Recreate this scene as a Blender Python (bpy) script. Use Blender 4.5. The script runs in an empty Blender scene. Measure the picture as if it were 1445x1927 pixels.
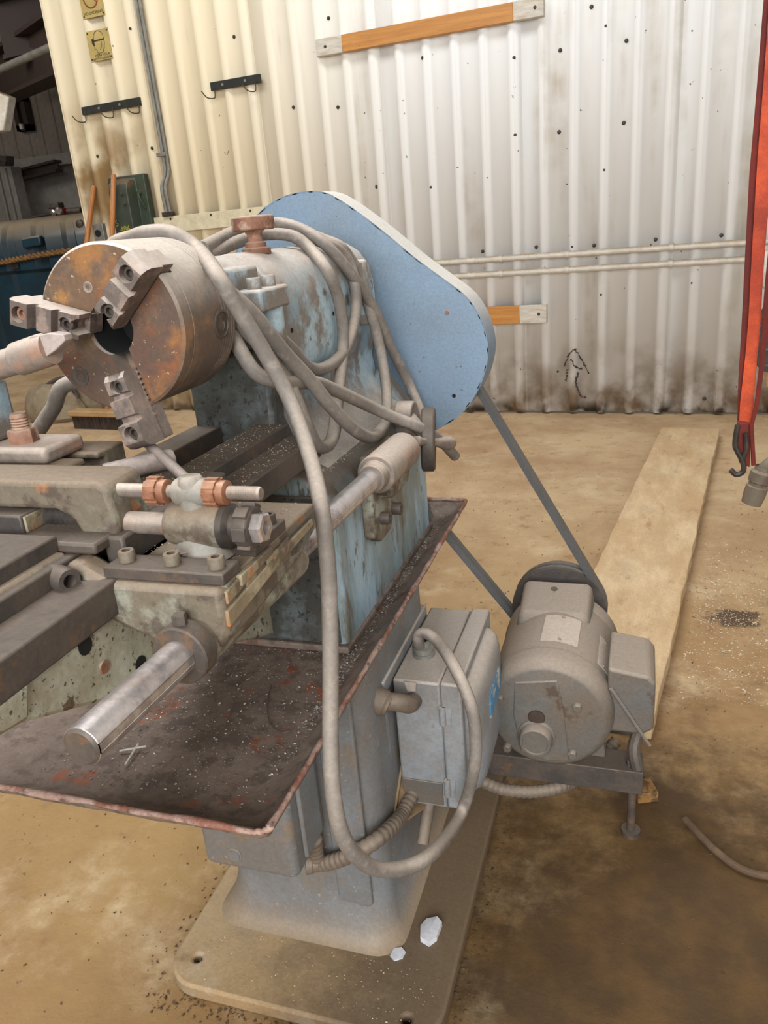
import bpy, bmesh, math, random
from mathutils import Vector, Matrix
random.seed(7)
V = Vector
PI = math.pi
sc = bpy.context.scene
col = sc.collection

# ------------------------------------------------------------------ camera
# focal length in pixels of a 1445 x 1927 frame, down direction and lathe axis in camera axes (right, down, forward)
F_PX, CX, CY, CAM_H = 1452.0, 722.5, 963.5, 1.15
_down = V((1068 - CX, 4900 - CY, F_PX)).normalized()
_up = -_down
def _ray(x, y): return V((x - CX, y - CY, F_PX)).normalized()
_yh = CY - ((1212 - CX) * _up.x + F_PX * _up.z) / _up.y
AY = _ray(1212, _yh); AX = AY.cross(_up).normalized()
ROT = Matrix((AX, AY, _up))                      # world = ROT @ camera axes
def P(x, y, X=None, Y=None, Z=None):
    """photo pixel -> world point on the plane X=, Y= or Z="""
    d = ROT @ _ray(x, y)
    if Z is not None: t = (Z - CAM_H) / d.z
    elif X is not None: t = X / d.x
    else: t = Y / d.y
    return V((0, 0, CAM_H)) + d * t
cam_d = bpy.data.cameras.new('camera'); cam = bpy.data.objects.new('camera', cam_d); col.objects.link(cam)
cr, cdn, cf = [ROT @ V(a) for a in ((1, 0, 0), (0, 1, 0), (0, 0, 1))]
m = Matrix((cr, -cdn, -cf)).transposed().to_4x4(); m.translation = (0, 0, CAM_H)
cam.matrix_world = m
cam_d.sensor_fit = 'VERTICAL'; cam_d.sensor_height = 36; cam_d.lens = 36 * F_PX / 1927
cam_d.clip_start = .02; cam_d.clip_end = 100
sc.camera = cam

# ------------------------------------------------------------------ world, lights, exposure
w = bpy.data.worlds.new('world'); sc.world = w; w.use_nodes = True
bg = w.node_tree.nodes['Background']; bg.inputs[0].default_value = (.97, .98, 1.0, 1); bg.inputs[1].default_value = .40
def area(name, loc, target, sx, sy, power, color):
    l = bpy.data.lights.new(name, 'AREA'); l.shape = 'RECTANGLE'; l.size = sx; l.size_y = sy
    l.energy = power; l.color = color
    o = bpy.data.objects.new(name, l); col.objects.link(o); o.location = loc
    o.rotation_euler = (V(target) - V(loc)).to_track_quat('-Z', 'Y').to_euler()
    return o
area('skylight_strip', (-1.5, 1.7, 4.9), (-1.0, 1.7, 0), 2.0, 4.5, 235, (.98, .99, 1.0))
area('open_door_daylight', (.3, -2.9, 2.3), (-.3, 4.0, 1.2), 3.0, 2.6, 225, (.95, .98, 1.0))
area('left_bay_fill', (-8.0, 4.5, 4.8), (-8.0, 9.5, 1.5), 4.0, 3.0, 230, (1.0, .95, .88))  # unseen fill lamp, added to brighten the far bay
sc.view_settings.view_transform = 'Standard'; sc.view_settings.look = 'None'
sc.view_settings.gamma = 1.0; sc.view_settings.use_curve_mapping = False
sc.view_settings.exposure = 0.35

# ------------------------------------------------------------------ materials
def lin(c):
    return tuple(((v / 255) / 12.92 if v / 255 <= .04045 else ((v / 255 + .055) / 1.055) ** 2.4) for v in c) + (1,)
MATS = {}
def grime(name, base, layers=(), dust=None, rough=.6, metal=0.0, bump=.15, bscale=60, speck=None, stretch=(1, 1, 1), side_shade=None):
    """layers: (colour, scale, threshold, softness, amount); dust: (colour, amount) on faces that look up"""
    m = bpy.data.materials.new(name); m.use_nodes = True; nt = m.node_tree; N = nt.nodes; L = nt.links
    bs = N['Principled BSDF']; bs.inputs['Roughness'].default_value = rough; bs.inputs['Metallic'].default_value = metal
    tc = N.new('ShaderNodeTexCoord'); mp = N.new('ShaderNodeMapping'); mp.inputs['Scale'].default_value = stretch
    L.new(tc.outputs['Object'], mp.inputs[0])
    def noise(scale, det=6, off=0, rgh=.66):
        n = N.new('ShaderNodeTexNoise'); n.inputs['Scale'].default_value = scale; n.inputs['Detail'].default_value = det
        n.inputs['Roughness'].default_value = rgh
        if off:
            a = N.new('ShaderNodeVectorMath'); a.operation = 'ADD'; a.inputs[1].default_value = (off, off * 1.7, -off)
            L.new(mp.outputs[0], a.inputs[0]); L.new(a.outputs[0], n.inputs['Vector'])
        else: L.new(mp.outputs[0], n.inputs['Vector'])
        return n.outputs['Fac']
    def ramp(src, t, s):
        r = N.new('ShaderNodeMapRange'); r.interpolation_type = 'SMOOTHSTEP'
        r.inputs[1].default_value = t - s; r.inputs[2].default_value = t + s; L.new(src, r.inputs[0]); return r.outputs[0]
    def mix(a, b, fac, mode='MIX'):
        x = N.new('ShaderNodeMix'); x.data_type = 'RGBA'; x.blend_type = mode
        if isinstance(fac, float): x.inputs[0].default_value = fac
        else: L.new(fac, x.inputs[0])
        for s, i in ((a, 6), (b, 7)):
            if isinstance(s, tuple): x.inputs[i].default_value = s
            else: L.new(s, x.inputs[i])
        return x.outputs[2]
    def mul(a, k):
        x = N.new('ShaderNodeMath'); x.operation = 'MULTIPLY'; L.new(a, x.inputs[0])
        if isinstance(k, (int, float)): x.inputs[1].default_value = k
        else: L.new(k, x.inputs[1])
        return x.outputs[0]
    c = lin(base)
    v0 = ramp(noise(11, 9, 3.1, .7), .5, .22)
    d = tuple(x * .72 for x in c[:3]) + (1,)
    out = mix(c, d, v0)
    for i, (lc, s, t, sf, amt) in enumerate(layers):
        out = mix(out, lin(lc), mul(ramp(noise(s, 8, 5.3 * (i + 1), .65), t, sf), amt))
    if speck:
        out = mix(out, lin(speck[0]), mul(ramp(noise(speck[1], 3, 11.0), speck[2], .03), speck[3]))
    if dust:
        g = N.new('ShaderNodeNewGeometry'); sx = N.new('ShaderNodeSeparateXYZ'); L.new(g.outputs['Normal'], sx.inputs[0])
        up = ramp(sx.outputs['Z'], .45, .45)
        out = mix(out, lin(dust[0]), mul(mul(up, ramp(noise(17, 9, 1.3, .7), dust[2] if len(dust) > 2 else .36, .2)), dust[1]))
    if side_shade:                                     # shade painted into the colour towards +X, with a ragged edge
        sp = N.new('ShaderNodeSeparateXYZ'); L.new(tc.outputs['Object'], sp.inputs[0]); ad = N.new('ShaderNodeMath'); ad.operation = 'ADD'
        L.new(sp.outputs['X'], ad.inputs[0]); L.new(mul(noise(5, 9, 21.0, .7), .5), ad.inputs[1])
        out = mix(out, lin(side_shade[0]), mul(ramp(ad.outputs[0], side_shade[1], .12), side_shade[2]))
    fine = ramp(noise(170, 4, 8.8, .7), .5, .28); dk = mix((1.10, 1.10, 1.10, 1), (.78, .77, .75, 1), fine)
    out = mix(out, dk, .75, 'MULTIPLY')
    L.new(out, bs.inputs['Base Color'])
    if bump:
        b = N.new('ShaderNodeBump'); b.inputs['Strength'].default_value = bump; b.inputs['Distance'].default_value = .004
        L.new(noise(bscale, 6, 2.2), b.inputs['Height']); L.new(b.outputs[0], bs.inputs['Normal'])
    if metal:
        r = N.new('ShaderNodeMapRange'); r.inputs[3].default_value = rough - .12; r.inputs[4].default_value = rough + .2
        L.new(noise(20, 5, 7.7), r.inputs[0]); L.new(r.outputs[0], bs.inputs['Roughness'])
    MATS[name] = m
    return m
DUST = (176, 160, 143)
guard_blue = grime('guard_paint', (124, 145, 163), [((114, 120, 124), 6, .53, .14, .6), ((112, 134, 156), 3, .5, .12, .6), ((84, 66, 56), 7, .67, .015, .95)], ((216, 210, 200), .95, .25), .5, bump=.05, speck=((70, 62, 56), 90, .70, .7))
head_blue = grime('headstock_paint', (178, 200, 210), [((122, 108, 94), 7, .47, .05, .92), ((104, 78, 60), 14, .60, .03, .85), ((140, 168, 182), 10, .56, .06, .7)], ((206, 194, 182), .85, .3), .55, bump=.15)
base_blue = grime('headstock_base_paint', (150, 174, 188), [((120, 126, 118), 6, .46, .12, .8), ((100, 90, 70), 14, .57, .06, .85), ((168, 192, 206), 9, .56, .08, .7)], ((116, 102, 88), 1.0, .1), .5, bump=.1, stretch=(1, 1, .3), speck=((88, 78, 60), 60, .64, .8))
dark_blue = grime('oily_headstock_paint', (104, 114, 112), [((62, 58, 52), 6, .43, .1, .95), ((112, 124, 126), 13, .58, .08, .5)], ((92, 82, 72), .9, .2), .55, bump=.2, speck=((34, 32, 30), 110, .62, .8))
ped_grey = grime('pedestal_paint', (124, 129, 133), [((108, 100, 92), 4, .48, .15, .8), ((128, 104, 78), 12, .60, .06, .6)], ((146, 126, 102), .95, .2), .55, bump=.1, speck=((176, 160, 140), 120, .68, .6))
base_grey = grime('base_plate_paint', (154, 140, 116), [((158, 126, 86), 3.6, .44, .12, .8), ((112, 84, 54), 13, .58, .06, .7), ((172, 162, 148), 8, .6, .06, .6)], ((172, 146, 108), .8, .4), .75, bump=.25, side_shade=((92, 74, 56), .26, .85))
box_grey = grime('switch_box_paint', (150, 154, 158), [((122, 114, 106), 7, .5, .12, .7), ((124, 96, 76), 24, .69, .03, .7)], ((184, 172, 160), .95, .2), .5, bump=.08)
mot_grey = grime('motor_paint', (102, 100, 96), [((102, 88, 74), 7, .48, .14, .85), ((76, 54, 38), 20, .62, .04, .7)], ((146, 132, 118), .95, .2), .6, bump=.12)
sad_green = grime('carriage_paint', (164, 166, 150), [((104, 92, 76), 11, .43, .09, .97), ((152, 100, 60), 19, .64, .03, .85), ((70, 56, 46), 30, .54, .06, .75)], ((132, 115, 96), .95, .2), .65, bump=.35)
strip_cream = grime('gib_strip_paint', (176, 166, 138), [((126, 110, 86), 12, .46, .1, .9), ((176, 106, 54), 16, .60, .03, .9), ((74, 58, 46), 26, .58, .05, .7)], None, .6, bump=.3)
pale_post = grime('post_paint', (130, 127, 118), [((124, 116, 104), 12, .48, .08, .9), ((156, 112, 84), 20, .62, .04, .7)], ((176, 164, 150), .8, .4), .6, bump=.25)
bed_green = grime('bed_paint', (190, 194, 178), [((134, 122, 98), 7, .5, .12, .8), ((84, 66, 48), 34, .62, .02, .9)], None, .5, bump=.12, speck=((60, 52, 44), 140, .63, .9))
steel_dark = grime('oily_dark_steel', (72, 66, 62), [((90, 78, 68), 12, .48, .12, .85), ((120, 86, 56), 24, .63, .05, .6)], ((104, 92, 81), .85, .35), .55, .15, bump=.25)
steel_mid = grime('dusty_steel', (150, 136, 124), [((104, 94, 86), 14, .48, .12, .8), ((158, 112, 86), 22, .57, .06, .6)], ((192, 176, 162), .95, .2), .55, .15, bump=.2)
steel_bright = grime('bright_shaft_steel', (218, 210, 208), [((160, 130, 112), 16, .57, .1, .6), ((120, 112, 114), 34, .56, .08, .5)], ((214, 204, 198), .5, .5), .3, .75, bump=.1)
steel_black = grime('black_steel', (42, 40, 38), [((78, 68, 60), 16, .5, .1, .8)], ((96, 86, 76), .7, .3), .45, .2, bump=.15)
rusty = grime('rusty_steel', (150, 108, 86), [((110, 72, 54), 18, .46, .1, .9), ((176, 150, 130), 28, .54, .06, .7)], ((184, 158, 138), .9, .3), .75, .05, bump=.4)
chuck_face = grime('chuck_rusty_face', (112, 94, 76), [((150, 106, 58), 12, .50, .06, .95), ((118, 62, 38), 5.5, .50, .10, .8), ((76, 66, 58), 18, .48, .08, .7)], ((196, 178, 160), .95, .2), .5, .12, bump=.2, speck=((206, 180, 140), 150, .66, .8))
chuck_mat = grime('chuck_steel', (132, 114, 98), [((140, 104, 74), 12, .49, .08, .85), ((88, 78, 70), 16, .47, .1, .8)], ((212, 200, 187), 1.0, .12), .5, .15, bump=.1)
jaw_mat = grime('jaw_steel', (124, 110, 102), [((92, 80, 72), 16, .46, .1, .85), ((150, 128, 116), 30, .54, .06, .7)], ((204, 190, 178), .95, .15), .55, .12, bump=.2)
tray_mat = grime('oily_tray', (150, 131, 118), [((116, 100, 89), 7, .46, .12, .9), ((150, 82, 54), 9, .60, .03, .95), ((80, 68, 60), 34, .53, .06, .6)], None, .6, .1, bump=.35, bscale=120, speck=((196, 188, 178), 260, .70, .8))
rim_mat = grime('rusty_tray_rim', (184, 154, 140), [((134, 84, 66), 22, .50, .08, .9), ((190, 168, 156), 26, .58, .06, .8), ((70, 52, 44), 34, .6, .05, .8)], None, .75, .1, bump=.6, bscale=90)
cable_mat = grime('rubber_cable', (132, 123, 114), [((102, 95, 89), 14, .5, .12, .8), ((150, 139, 130), 36, .60, .08, .6)], ((184, 170, 156), .85, .25), .65, bump=.1)
cable_olive = grime('worn_tube', (96, 90, 70), [((70, 66, 54), 12, .54, .14, .8)], None, .4, .2, bump=.05)
belt_mat = grime('belt_rubber', (92, 92, 92), [((88, 84, 80), 10, .55, .12, .7)], ((120, 112, 104), .5), .6, bump=.05)
conduit_mat = grime('dusty_flex_conduit', (120, 106, 92), [((92, 80, 68), 14, .54, .14, .8)], ((150, 134, 118), .7), .65, .1, bump=.1)
copper = grime('copper_nut', (172, 120, 92), [((128, 84, 60), 30, .52, .1, .8), ((110, 104, 98), 20, .62, .06, .7)], ((190, 150, 124), .6), .5, .4, bump=.15)
key_mat = grime('pinkish_key_steel', (176, 160, 152), [((136, 118, 110), 20, .55, .1, .7)], ((206, 192, 184), .7), .5, .2, bump=.06)
hole_mat = grime('hole_black', (16, 14, 12), (), None, .9, bump=0)
label_mat = grime('nameplate', (176, 162, 150), [((146, 130, 116), 30, .55, .1, .7)], ((190, 174, 158), .8), .6, bump=.1)
blue_label = grime('blue_label', (86, 140, 178), [((200, 190, 170), 40, .55, .05, .9)], None, .5, bump=.05)
paper = grime('crumpled_paper', (214, 214, 220), [((170, 166, 168), 40, .58, .06, .6)], None, .8, bump=.2)
wood = grime('orange_wood', (200, 140, 66), [((168, 106, 44), 6, .5, .2, .7), ((104, 58, 22), 18, .66, .05, .6)], None, .5, bump=.1, stretch=(.5, .5, 8))
wood_white = grime('whitewashed_wood', (206, 198, 184), [((170, 150, 122), 9, .58, .1, .7), ((120, 100, 80), 30, .68, .03, .6)], None, .7, bump=.2, stretch=(1, 1, 5))
cream_board = grime('cream_board', (216, 204, 172), [((178, 160, 124), 8, .6, .1, .6)], None, .7, bump=.1)
handle_wood = grime('handle_wood', (186, 120, 58), [((150, 88, 38), 10, .52, .15, .7)], None, .45, bump=.05, stretch=(4, 4, .4))
plank_mat = grime('weathered_plank', (212, 186, 148), [((178, 146, 106), 4, .48, .16, .8), ((140, 108, 72), 9, .62, .06, .5)], None, .85, bump=.3, bscale=40, stretch=(2, .7, 1))
conduit_grey = grime('grey_conduit', (150, 148, 140), [((112, 108, 98), 12, .56, .1, .6)], None, .4, .5, bump=0)
white_pipe = grime('white_pipe', (214, 208, 196), [((168, 150, 122), 6, .6, .1, .7)], ((150, 128, 98), .9), .5, bump=0)
strip_black = grime('black_strip', (40, 40, 34), [((66, 66, 54), 20, .6, .1, .5)], None, .5, .2, bump=.05)
green_mat = grime('green_box', (58, 70, 54), [((44, 50, 42), 8, .52, .12, .8), ((104, 70, 48), 11, .62, .05, .7)], ((104, 88, 66), .8), .5, bump=.08)
yellow_paint = grime('yellow_lettering', (170, 160, 60), [((110, 106, 56), 50, .58, .05, .6)], None, .7, bump=0)
sign_mat = grime('sign_plate', (196, 172, 104), [((170, 146, 84), 10, .55, .15, .6)], None, .5, bump=0)
ink = grime('sign_ink', (52, 44, 26), (), None, .7, bump=0)
red_ink = grime('sign_red', (160, 62, 34), (), None, .6, bump=0)
strap_red = grime('orange_webbing', (226, 92, 44), [((150, 44, 24), 5, .5, .14, .8), ((96, 26, 18), 3.5, .6, .08, .5)], None, .7, bump=.3, bscale=400)
strap_dark = grime('dark_red_webbing', (124, 36, 24), [((90, 26, 20), 6, .52, .15, .8)], None, .75, bump=.3, bscale=400)
hook_mat = grime('hook_steel', (62, 56, 52), [((92, 74, 60), 24, .55, .1, .7)], None, .5, .4, bump=.1)
hose_mat = grime('grey_hose', (118, 106, 90), [((86, 74, 62), 14, .54, .1, .8)], ((150, 136, 116), .6), .6, bump=.1)
blue_tank = grime('dark_blue_plastic', (22, 56, 72), [((16, 40, 52), 3, .5, .2, .8)], ((150, 136, 114), .95, .2), .35, bump=.03)
bristle = grime('bristles', (74, 56, 44), [((46, 36, 30), 90, .5, .1, .9)], None, .9, bump=.6, bscale=300, stretch=(1, 1, .1))
brush_wood = grime('brush_wood', (188, 152, 104), [((150, 116, 76), 10, .55, .12, .7)], None, .7, bump=.1)
bag_mat = grime('bag_canvas', (150, 134, 108), [((112, 96, 74), 8, .55, .12, .7), ((150, 70, 60), 14, .72, .03, .7)], None, .85, bump=.2)
beam_mat = grime('rust_red_beam', (52, 34, 26), [((34, 24, 20), 3, .5, .2, .8)], None, .7, bump=.05)
roof_mat = grime('insulated_roof', (150, 146, 140), [((120, 112, 104), 2, .55, .2, .6)], None, .9, bump=.05)
farwall_mat = grime('far_wall_sheet', (132, 122, 112), [((100, 90, 80), 2, .55, .2, .6)], None, .7, bump=.03)
post_mat = grime('grey_post', (140, 136, 128), [((104, 96, 86), 3, .55, .2, .6)], None, .7, bump=.05)
red_plastic = grime('red_plastic', (140, 32, 32), (), None, .4, bump=0)
chrome = grime('chrome', (200, 200, 200), (), None, .25, .9, bump=0)
rope_mat = grime('rope', (150, 110, 60), [((80, 56, 30), 60, .52, .08, .9)], None, .9, bump=.5, bscale=120)
clump_mat = grime('dirt_clump', (104, 78, 52), [((70, 52, 36), 40, .5, .1, .8)], None, .95, bump=0)
grease_mat = grime('dried_grease', (66, 50, 40), [((44, 32, 26), 40, .5, .1, .8)], None, .8, bump=.3)
rope_dark = grime('brown_cord', (112, 88, 66), [((84, 64, 46), 20, .5, .1, .8)], None, .8, bump=.1)
chip_mat = grime('pale_chips', (206, 190, 160), [((150, 126, 96), 30, .5, .1, .8)], None, .6, bump=0)
swarf_mat = grime('metal_swarf', (196, 190, 182), [((120, 108, 98), 40, .5, .1, .8)], None, .4, .4, bump=0)

def custom_floor():
    m = bpy.data.materials.new('dirty_concrete'); m.use_nodes = True; nt = m.node_tree; N = nt.nodes; L = nt.links
    bs = N['Principled BSDF']
    tc = N.new('ShaderNodeNewGeometry')
    def noise(s, d=8, off=0, r=.6):
        n = N.new('ShaderNodeTexNoise'); n.inputs['Scale'].default_value = s; n.inputs['Detail'].default_value = d; n.inputs['Roughness'].default_value = r
        a = N.new('ShaderNodeVectorMath'); a.inputs[1].default_value = (off, off * 2, off); L.new(tc.outputs['Position'], a.inputs[0]); L.new(a.outputs[0], n.inputs['Vector'])
        return n.outputs['Fac']
    def rng(src, a, b, lo=0, hi=1):
        r = N.new('ShaderNodeMapRange'); r.interpolation_type = 'SMOOTHSTEP'
        for i, v in ((1, a), (2, b), (3, lo), (4, hi)): r.inputs[i].default_value = v
        L.new(src, r.inputs[0]); return r.outputs[0]
    def mix(a, b, f):
        x = N.new('ShaderNodeMix'); x.data_type = 'RGBA'; L.new(f, x.inputs[0])
        for s, i in ((a, 6), (b, 7)):
            if isinstance(s, tuple): x.inputs[i].default_value = s
            else: L.new(s, x.inputs[i])
        return x.outputs[2]
    def math_(op, a, b):
        x = N.new('ShaderNodeMath'); x.operation = op
        for s, i in ((a, 0), (b, 1)):
            if isinstance(s, (int, float)): x.inputs[i].default_value = s
            else: L.new(s, x.inputs[i])
        return x.outputs[0]
    sxy = N.new('ShaderNodeSeparateXYZ'); L.new(tc.outputs['Position'], sxy.inputs[0])
    pale = rng(math_('ADD', sxy.outputs['Y'], noise(1.2, 6, 15)), 1.6, 4.2)     # dry dust lies thicker towards the wall
    c = mix(mix(lin((152, 122, 76)), lin((186, 160, 124)), pale), mix(lin((138, 106, 66)), lin((158, 128, 94)), pale), rng(noise(2.2, 10, 1, .7), .34, .66))
    c = mix(c, lin((190, 168, 134)), rng(noise(3.6, 10, 4, .7), .50, .76))
    c = mix(c, lin((128, 92, 58)), rng(noise(11, 9, 7, .7), .54, .76))
    # oily stain and the lathe's shade painted as one patch, motor side
    sx = N.new('ShaderNodeSeparateXYZ'); L.new(tc.outputs['Position'], sx.inputs[0])
    wob = math_('ADD', math_('MULTIPLY', math_('SUBTRACT', noise(3.0, 8, 12), .5), 1.3), math_('MULTIPLY', math_('SUBTRACT', noise(14, 10, 18, .75), .5), 1.1))
    dx = math_('DIVIDE', math_('SUBTRACT', sx.outputs['X'], .16), .60); dy = math_('DIVIDE', math_('SUBTRACT', sx.outputs['Y'], .86), .80)
    rad = math_('ADD', math_('SQRT', math_('ADD', math_('MULTIPLY', dx, dx), math_('MULTIPLY', dy, dy)), 0), wob)
    oil_shade = rng(rad, .55, 1.25, .95, 0)
    oc = mix(lin((62, 40, 8)), lin((88, 61, 22)), rng(noise(6, 8, 3), .42, .66))
    c = mix(c, oc, oil_shade)
    # small dark spill beside the plank
    dx = math_('DIVIDE', math_('SUBTRACT', sx.outputs['X'], .29), .10); dy = math_('DIVIDE', math_('SUBTRACT', sx.outputs['Y'], 2.19), .07)
    rad = math_('ADD', math_('SQRT', math_('ADD', math_('MULTIPLY', dx, dx), math_('MULTIPLY', dy, dy)), 0), math_('MULTIPLY', math_('SUBTRACT', noise(24, 8, 2), .5), 2.0))
    c = mix(c, lin((62, 42, 26)), rng(rad, .5, .9, .9, 0))
    c = mix(c, lin((82, 60, 40)), math_('MULTIPLY', rng(noise(55, 5, 9), .66, .72), .6))
    L.new(c, bs.inputs['Base Color']); bs.inputs['Roughness'].default_value = .75
    b = N.new('ShaderNodeBump'); b.inputs['Strength'].default_value = .45; b.inputs['Distance'].default_value = .006
    L.new(noise(45, 10, 6, .7), b.inputs['Height']); L.new(b.outputs[0], bs.inputs['Normal'])
    return m
floor_mat = custom_floor()

def custom_wall():
    m = bpy.data.materials.new('white_ribbed_sheet'); m.use_nodes = True; nt = m.node_tree; N = nt.nodes; L = nt.links
    bs = N['Principled BSDF']; bs.inputs['Roughness'].default_value = .5
    tc = N.new('ShaderNodeNewGeometry')
    def noise(s, d=8, off=0, st=(1, 1, 1)):
        mp = N.new('ShaderNodeMapping'); mp.inputs['Scale'].default_value = st; mp.inputs['Location'].default_value = (off, off, off); L.new(tc.outputs['Position'], mp.inputs[0])
        n = N.new('ShaderNodeTexNoise'); n.inputs['Scale'].default_value = s; n.inputs['Detail'].default_value = d; L.new(mp.outputs[0], n.inputs['Vector'])
        return n.outputs['Fac']
    def rng(src, a, b, lo=0, hi=1):
        r = N.new('ShaderNodeMapRange'); r.interpolation_type = 'SMOOTHSTEP'
        for i, v in ((1, a), (2, b), (3, lo), (4, hi)): r.inputs[i].default_value = v
        L.new(src, r.inputs[0]); return r.outputs[0]
    def mix(a, b, f):
        x = N.new('ShaderNodeMix'); x.data_type = 'RGBA'; L.new(f, x.inputs[0])
        for s, i in ((a, 6), (b, 7)):
            if isinstance(s, tuple): x.inputs[i].default_value = s
            else: L.new(s, x.inputs[i])
        return x.outputs[2]
    def mul(a, b):
        x = N.new('ShaderNodeMath'); x.operation = 'MULTIPLY'; L.new(a, x.inputs[0]); L.new(b, x.inputs[1]); return x.outputs[0]
    sx = N.new('ShaderNodeSeparateXYZ'); L.new(tc.outputs['Position'], sx.inputs[0])
    # warmer light at the left painted into the sheets as cream, right white
    c = mix(lin((224, 209, 176)), lin((234, 234, 232)), rng(sx.outputs['X'], -2.8, -1.0))
    c = mix(c, lin((190, 180, 160)), mul(rng(noise(3, 8, 3, (3, 3, .25)), .5, .75), rng(noise(7, 4, 1), .2, .9)))
    # dirt rubbed on at hand height near the end of the wall
    c = mix(c, lin((150, 120, 78)), mul(mul(rng(sx.outputs['X'], -2.9, -3.5), rng(sx.outputs['Z'], 2.2, 1.7)), rng(noise(3.4, 8, 6), .42, .66)))
    # splashed dirt along the floor
    c = mix(c, lin((142, 118, 88)), mul(rng(sx.outputs['Z'], .55, .0), rng(noise(6, 8, 9), .36, .66)))
    c = mix(c, lin((70, 58, 44)), mul(rng(sx.outputs['Z'], .10, .02), rng(noise(9, 8, 2), .40, .6)))
    c = mix(c, lin((96, 84, 66)), rng(noise(26, 3, 5), .735, .76))
    L.new(c, bs.inputs['Base Color'])
    return m
wall_mat = custom_wall()

# ------------------------------------------------------------------ mesh helpers
class G:
    def __init__(s): s.v = []; s.f = []
    def add(s, vs, fs):
        o = len(s.v); s.v += [tuple(v) for v in vs]; s.f += [tuple(i + o for i in f) for f in fs]; return s
    def box(s, lo, hi):
        (a, b, c), (d, e, f) = lo, hi
        return s.add([(a, b, c), (d, b, c), (d, e, c), (a, e, c), (a, b, f), (d, b, f), (d, e, f), (a, e, f)],
                     [(0, 3, 2, 1), (4, 5, 6, 7), (0, 1, 5, 4), (1, 2, 6, 5), (2, 3, 7, 6), (3, 0, 4, 7)])
    def obox(s, c, ax, ay, az):            # oriented box, half axes
        c, ax, ay, az = V(c), V(ax), V(ay), V(az)
        return s.add([c + ax * i + ay * j + az * k for k in (-1, 1) for i, j in ((-1, -1), (1, -1), (1, 1), (-1, 1))],
                     [(0, 3, 2, 1), (4, 5, 6, 7), (0, 1, 5, 4), (1, 2, 6, 5), (2, 3, 7, 6), (3, 0, 4, 7)])
    def prism(s, pts, ext):                # planar polygon (3D points) pushed along ext
        pts = [V(p) for p in pts]; e = V(ext); n = len(pts)
        nrm = sum(((pts[i]).cross(pts[(i + 1) % n]) for i in range(n)), V())
        if nrm.dot(e) > 0: pts = pts[::-1]
        return s.add(pts + [p + e for p in pts], [tuple(range(n)), tuple(range(2 * n - 1, n - 1, -1))] + [(i, i + n, (i + 1) % n + n, (i + 1) % n) for i in range(n)])
    def lathe(s, p, d, prof, seg=32):      # profile (radius, distance along d)
        p, d = V(p), V(d).normalized(); a = d.orthogonal().normalized(); b = d.cross(a)
        rows = []; vs = []; fs = []
        for r, t in prof:
            if r < 1e-6: rows.append([len(vs)]); vs.append(p + d * t)
            else:
                rows.append(list(range(len(vs), len(vs) + seg)))
                vs += [p + d * t + (a * math.cos(2 * PI * k / seg) + b * math.sin(2 * PI * k / seg)) * r for k in range(seg)]
        for A, B in zip(rows, rows[1:]):
            if len(A) == 1 and len(B) == 1: continue
            for k in range(seg):
                k2 = (k + 1) % seg
                if len(A) == 1: fs.append((A[0], B[k2], B[k]))
                elif len(B) == 1: fs.append((A[k], A[k2], B[0]))
                else: fs.append((A[k], A[k2], B[k2], B[k]))
        return s.add(vs, fs)
    def cyl(s, p, q, r, r2=None, seg=24):
        p, q = V(p), V(q); h = (q - p).length; r2 = r if r2 is None else r2
        return s.lathe(p, q - p, [(0, 0), (r, 0), (r2, h), (0, h)], seg)
    def tube(s, pts, r, seg=12, caps=True):
        pts = [V(p) for p in pts]; n = len(pts); vs = []; fs = []
        t0 = (pts[1] - pts[0]).normalized(); u = t0.orthogonal().normalized()
        for i, p in enumerate(pts):
            t = (pts[min(i + 1, n - 1)] - pts[max(i - 1, 0)]).normalized()
            u = (u - t * u.dot(t)).normalized(); v = t.cross(u)
            rr = r(i / (n - 1)) if callable(r) else r
            vs += [p + (u * math.cos(2 * PI * k / seg) + v * math.sin(2 * PI * k / seg)) * rr for k in range(seg)]
        for i in range(n - 1):
            for k in range(seg):
                k2 = (k + 1) % seg
                fs.append((i * seg + k, i * seg + k2, (i + 1) * seg + k2, (i + 1) * seg + k))
        if caps: fs += [tuple(range(seg - 1, -1, -1)), tuple(range((n - 1) * seg, n * seg))]
        return s.add(vs, fs)
    def loft(s, rings, caps=True, closed=True):
        n = len(rings[0]); vs = [p for r in rings for p in r]; fs = []
        for i in range(len(rings) - 1):
            for k in range(n if closed else n - 1):
                k2 = (k + 1) % n
                fs.append((i * n + k, i * n + k2, (i + 1) * n + k2, (i + 1) * n + k))
        if caps: fs += [tuple(range(n - 1, -1, -1)), tuple(range((len(rings) - 1) * n, len(rings) * n))]
        return s.add(vs, fs)
    def socket(s, p, d, r, h, seg=18):     # socket head cap screw
        return s.lathe(p, d, [(r, 0), (r, h * .88), (r * .9, h), (r * .52, h), (r * .5, h * .45), (0, h * .45)], seg)
    def hexa(s, p, d, r, h): return s.lathe(p, d, [(0, 0), (r, 0), (r, h * .85), (r * .85, h), (0, h)], 6)
def smoothpath(pts, k=8):
    pts = [V(p) for p in pts]; out = []
    for i in range(len(pts) - 1):
        a, b, c, d = pts[max(i - 1, 0)], pts[i], pts[i + 1], pts[min(i + 2, len(pts) - 1)]
        for j in range(k):
            t = j / k
            out.append(.5 * ((2 * b) + (c - a) * t + (2 * a - 5 * b + 4 * c - d) * t * t + (3 * b - a - 3 * c + d) * t ** 3))
    out.append(pts[-1]); return out
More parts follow.
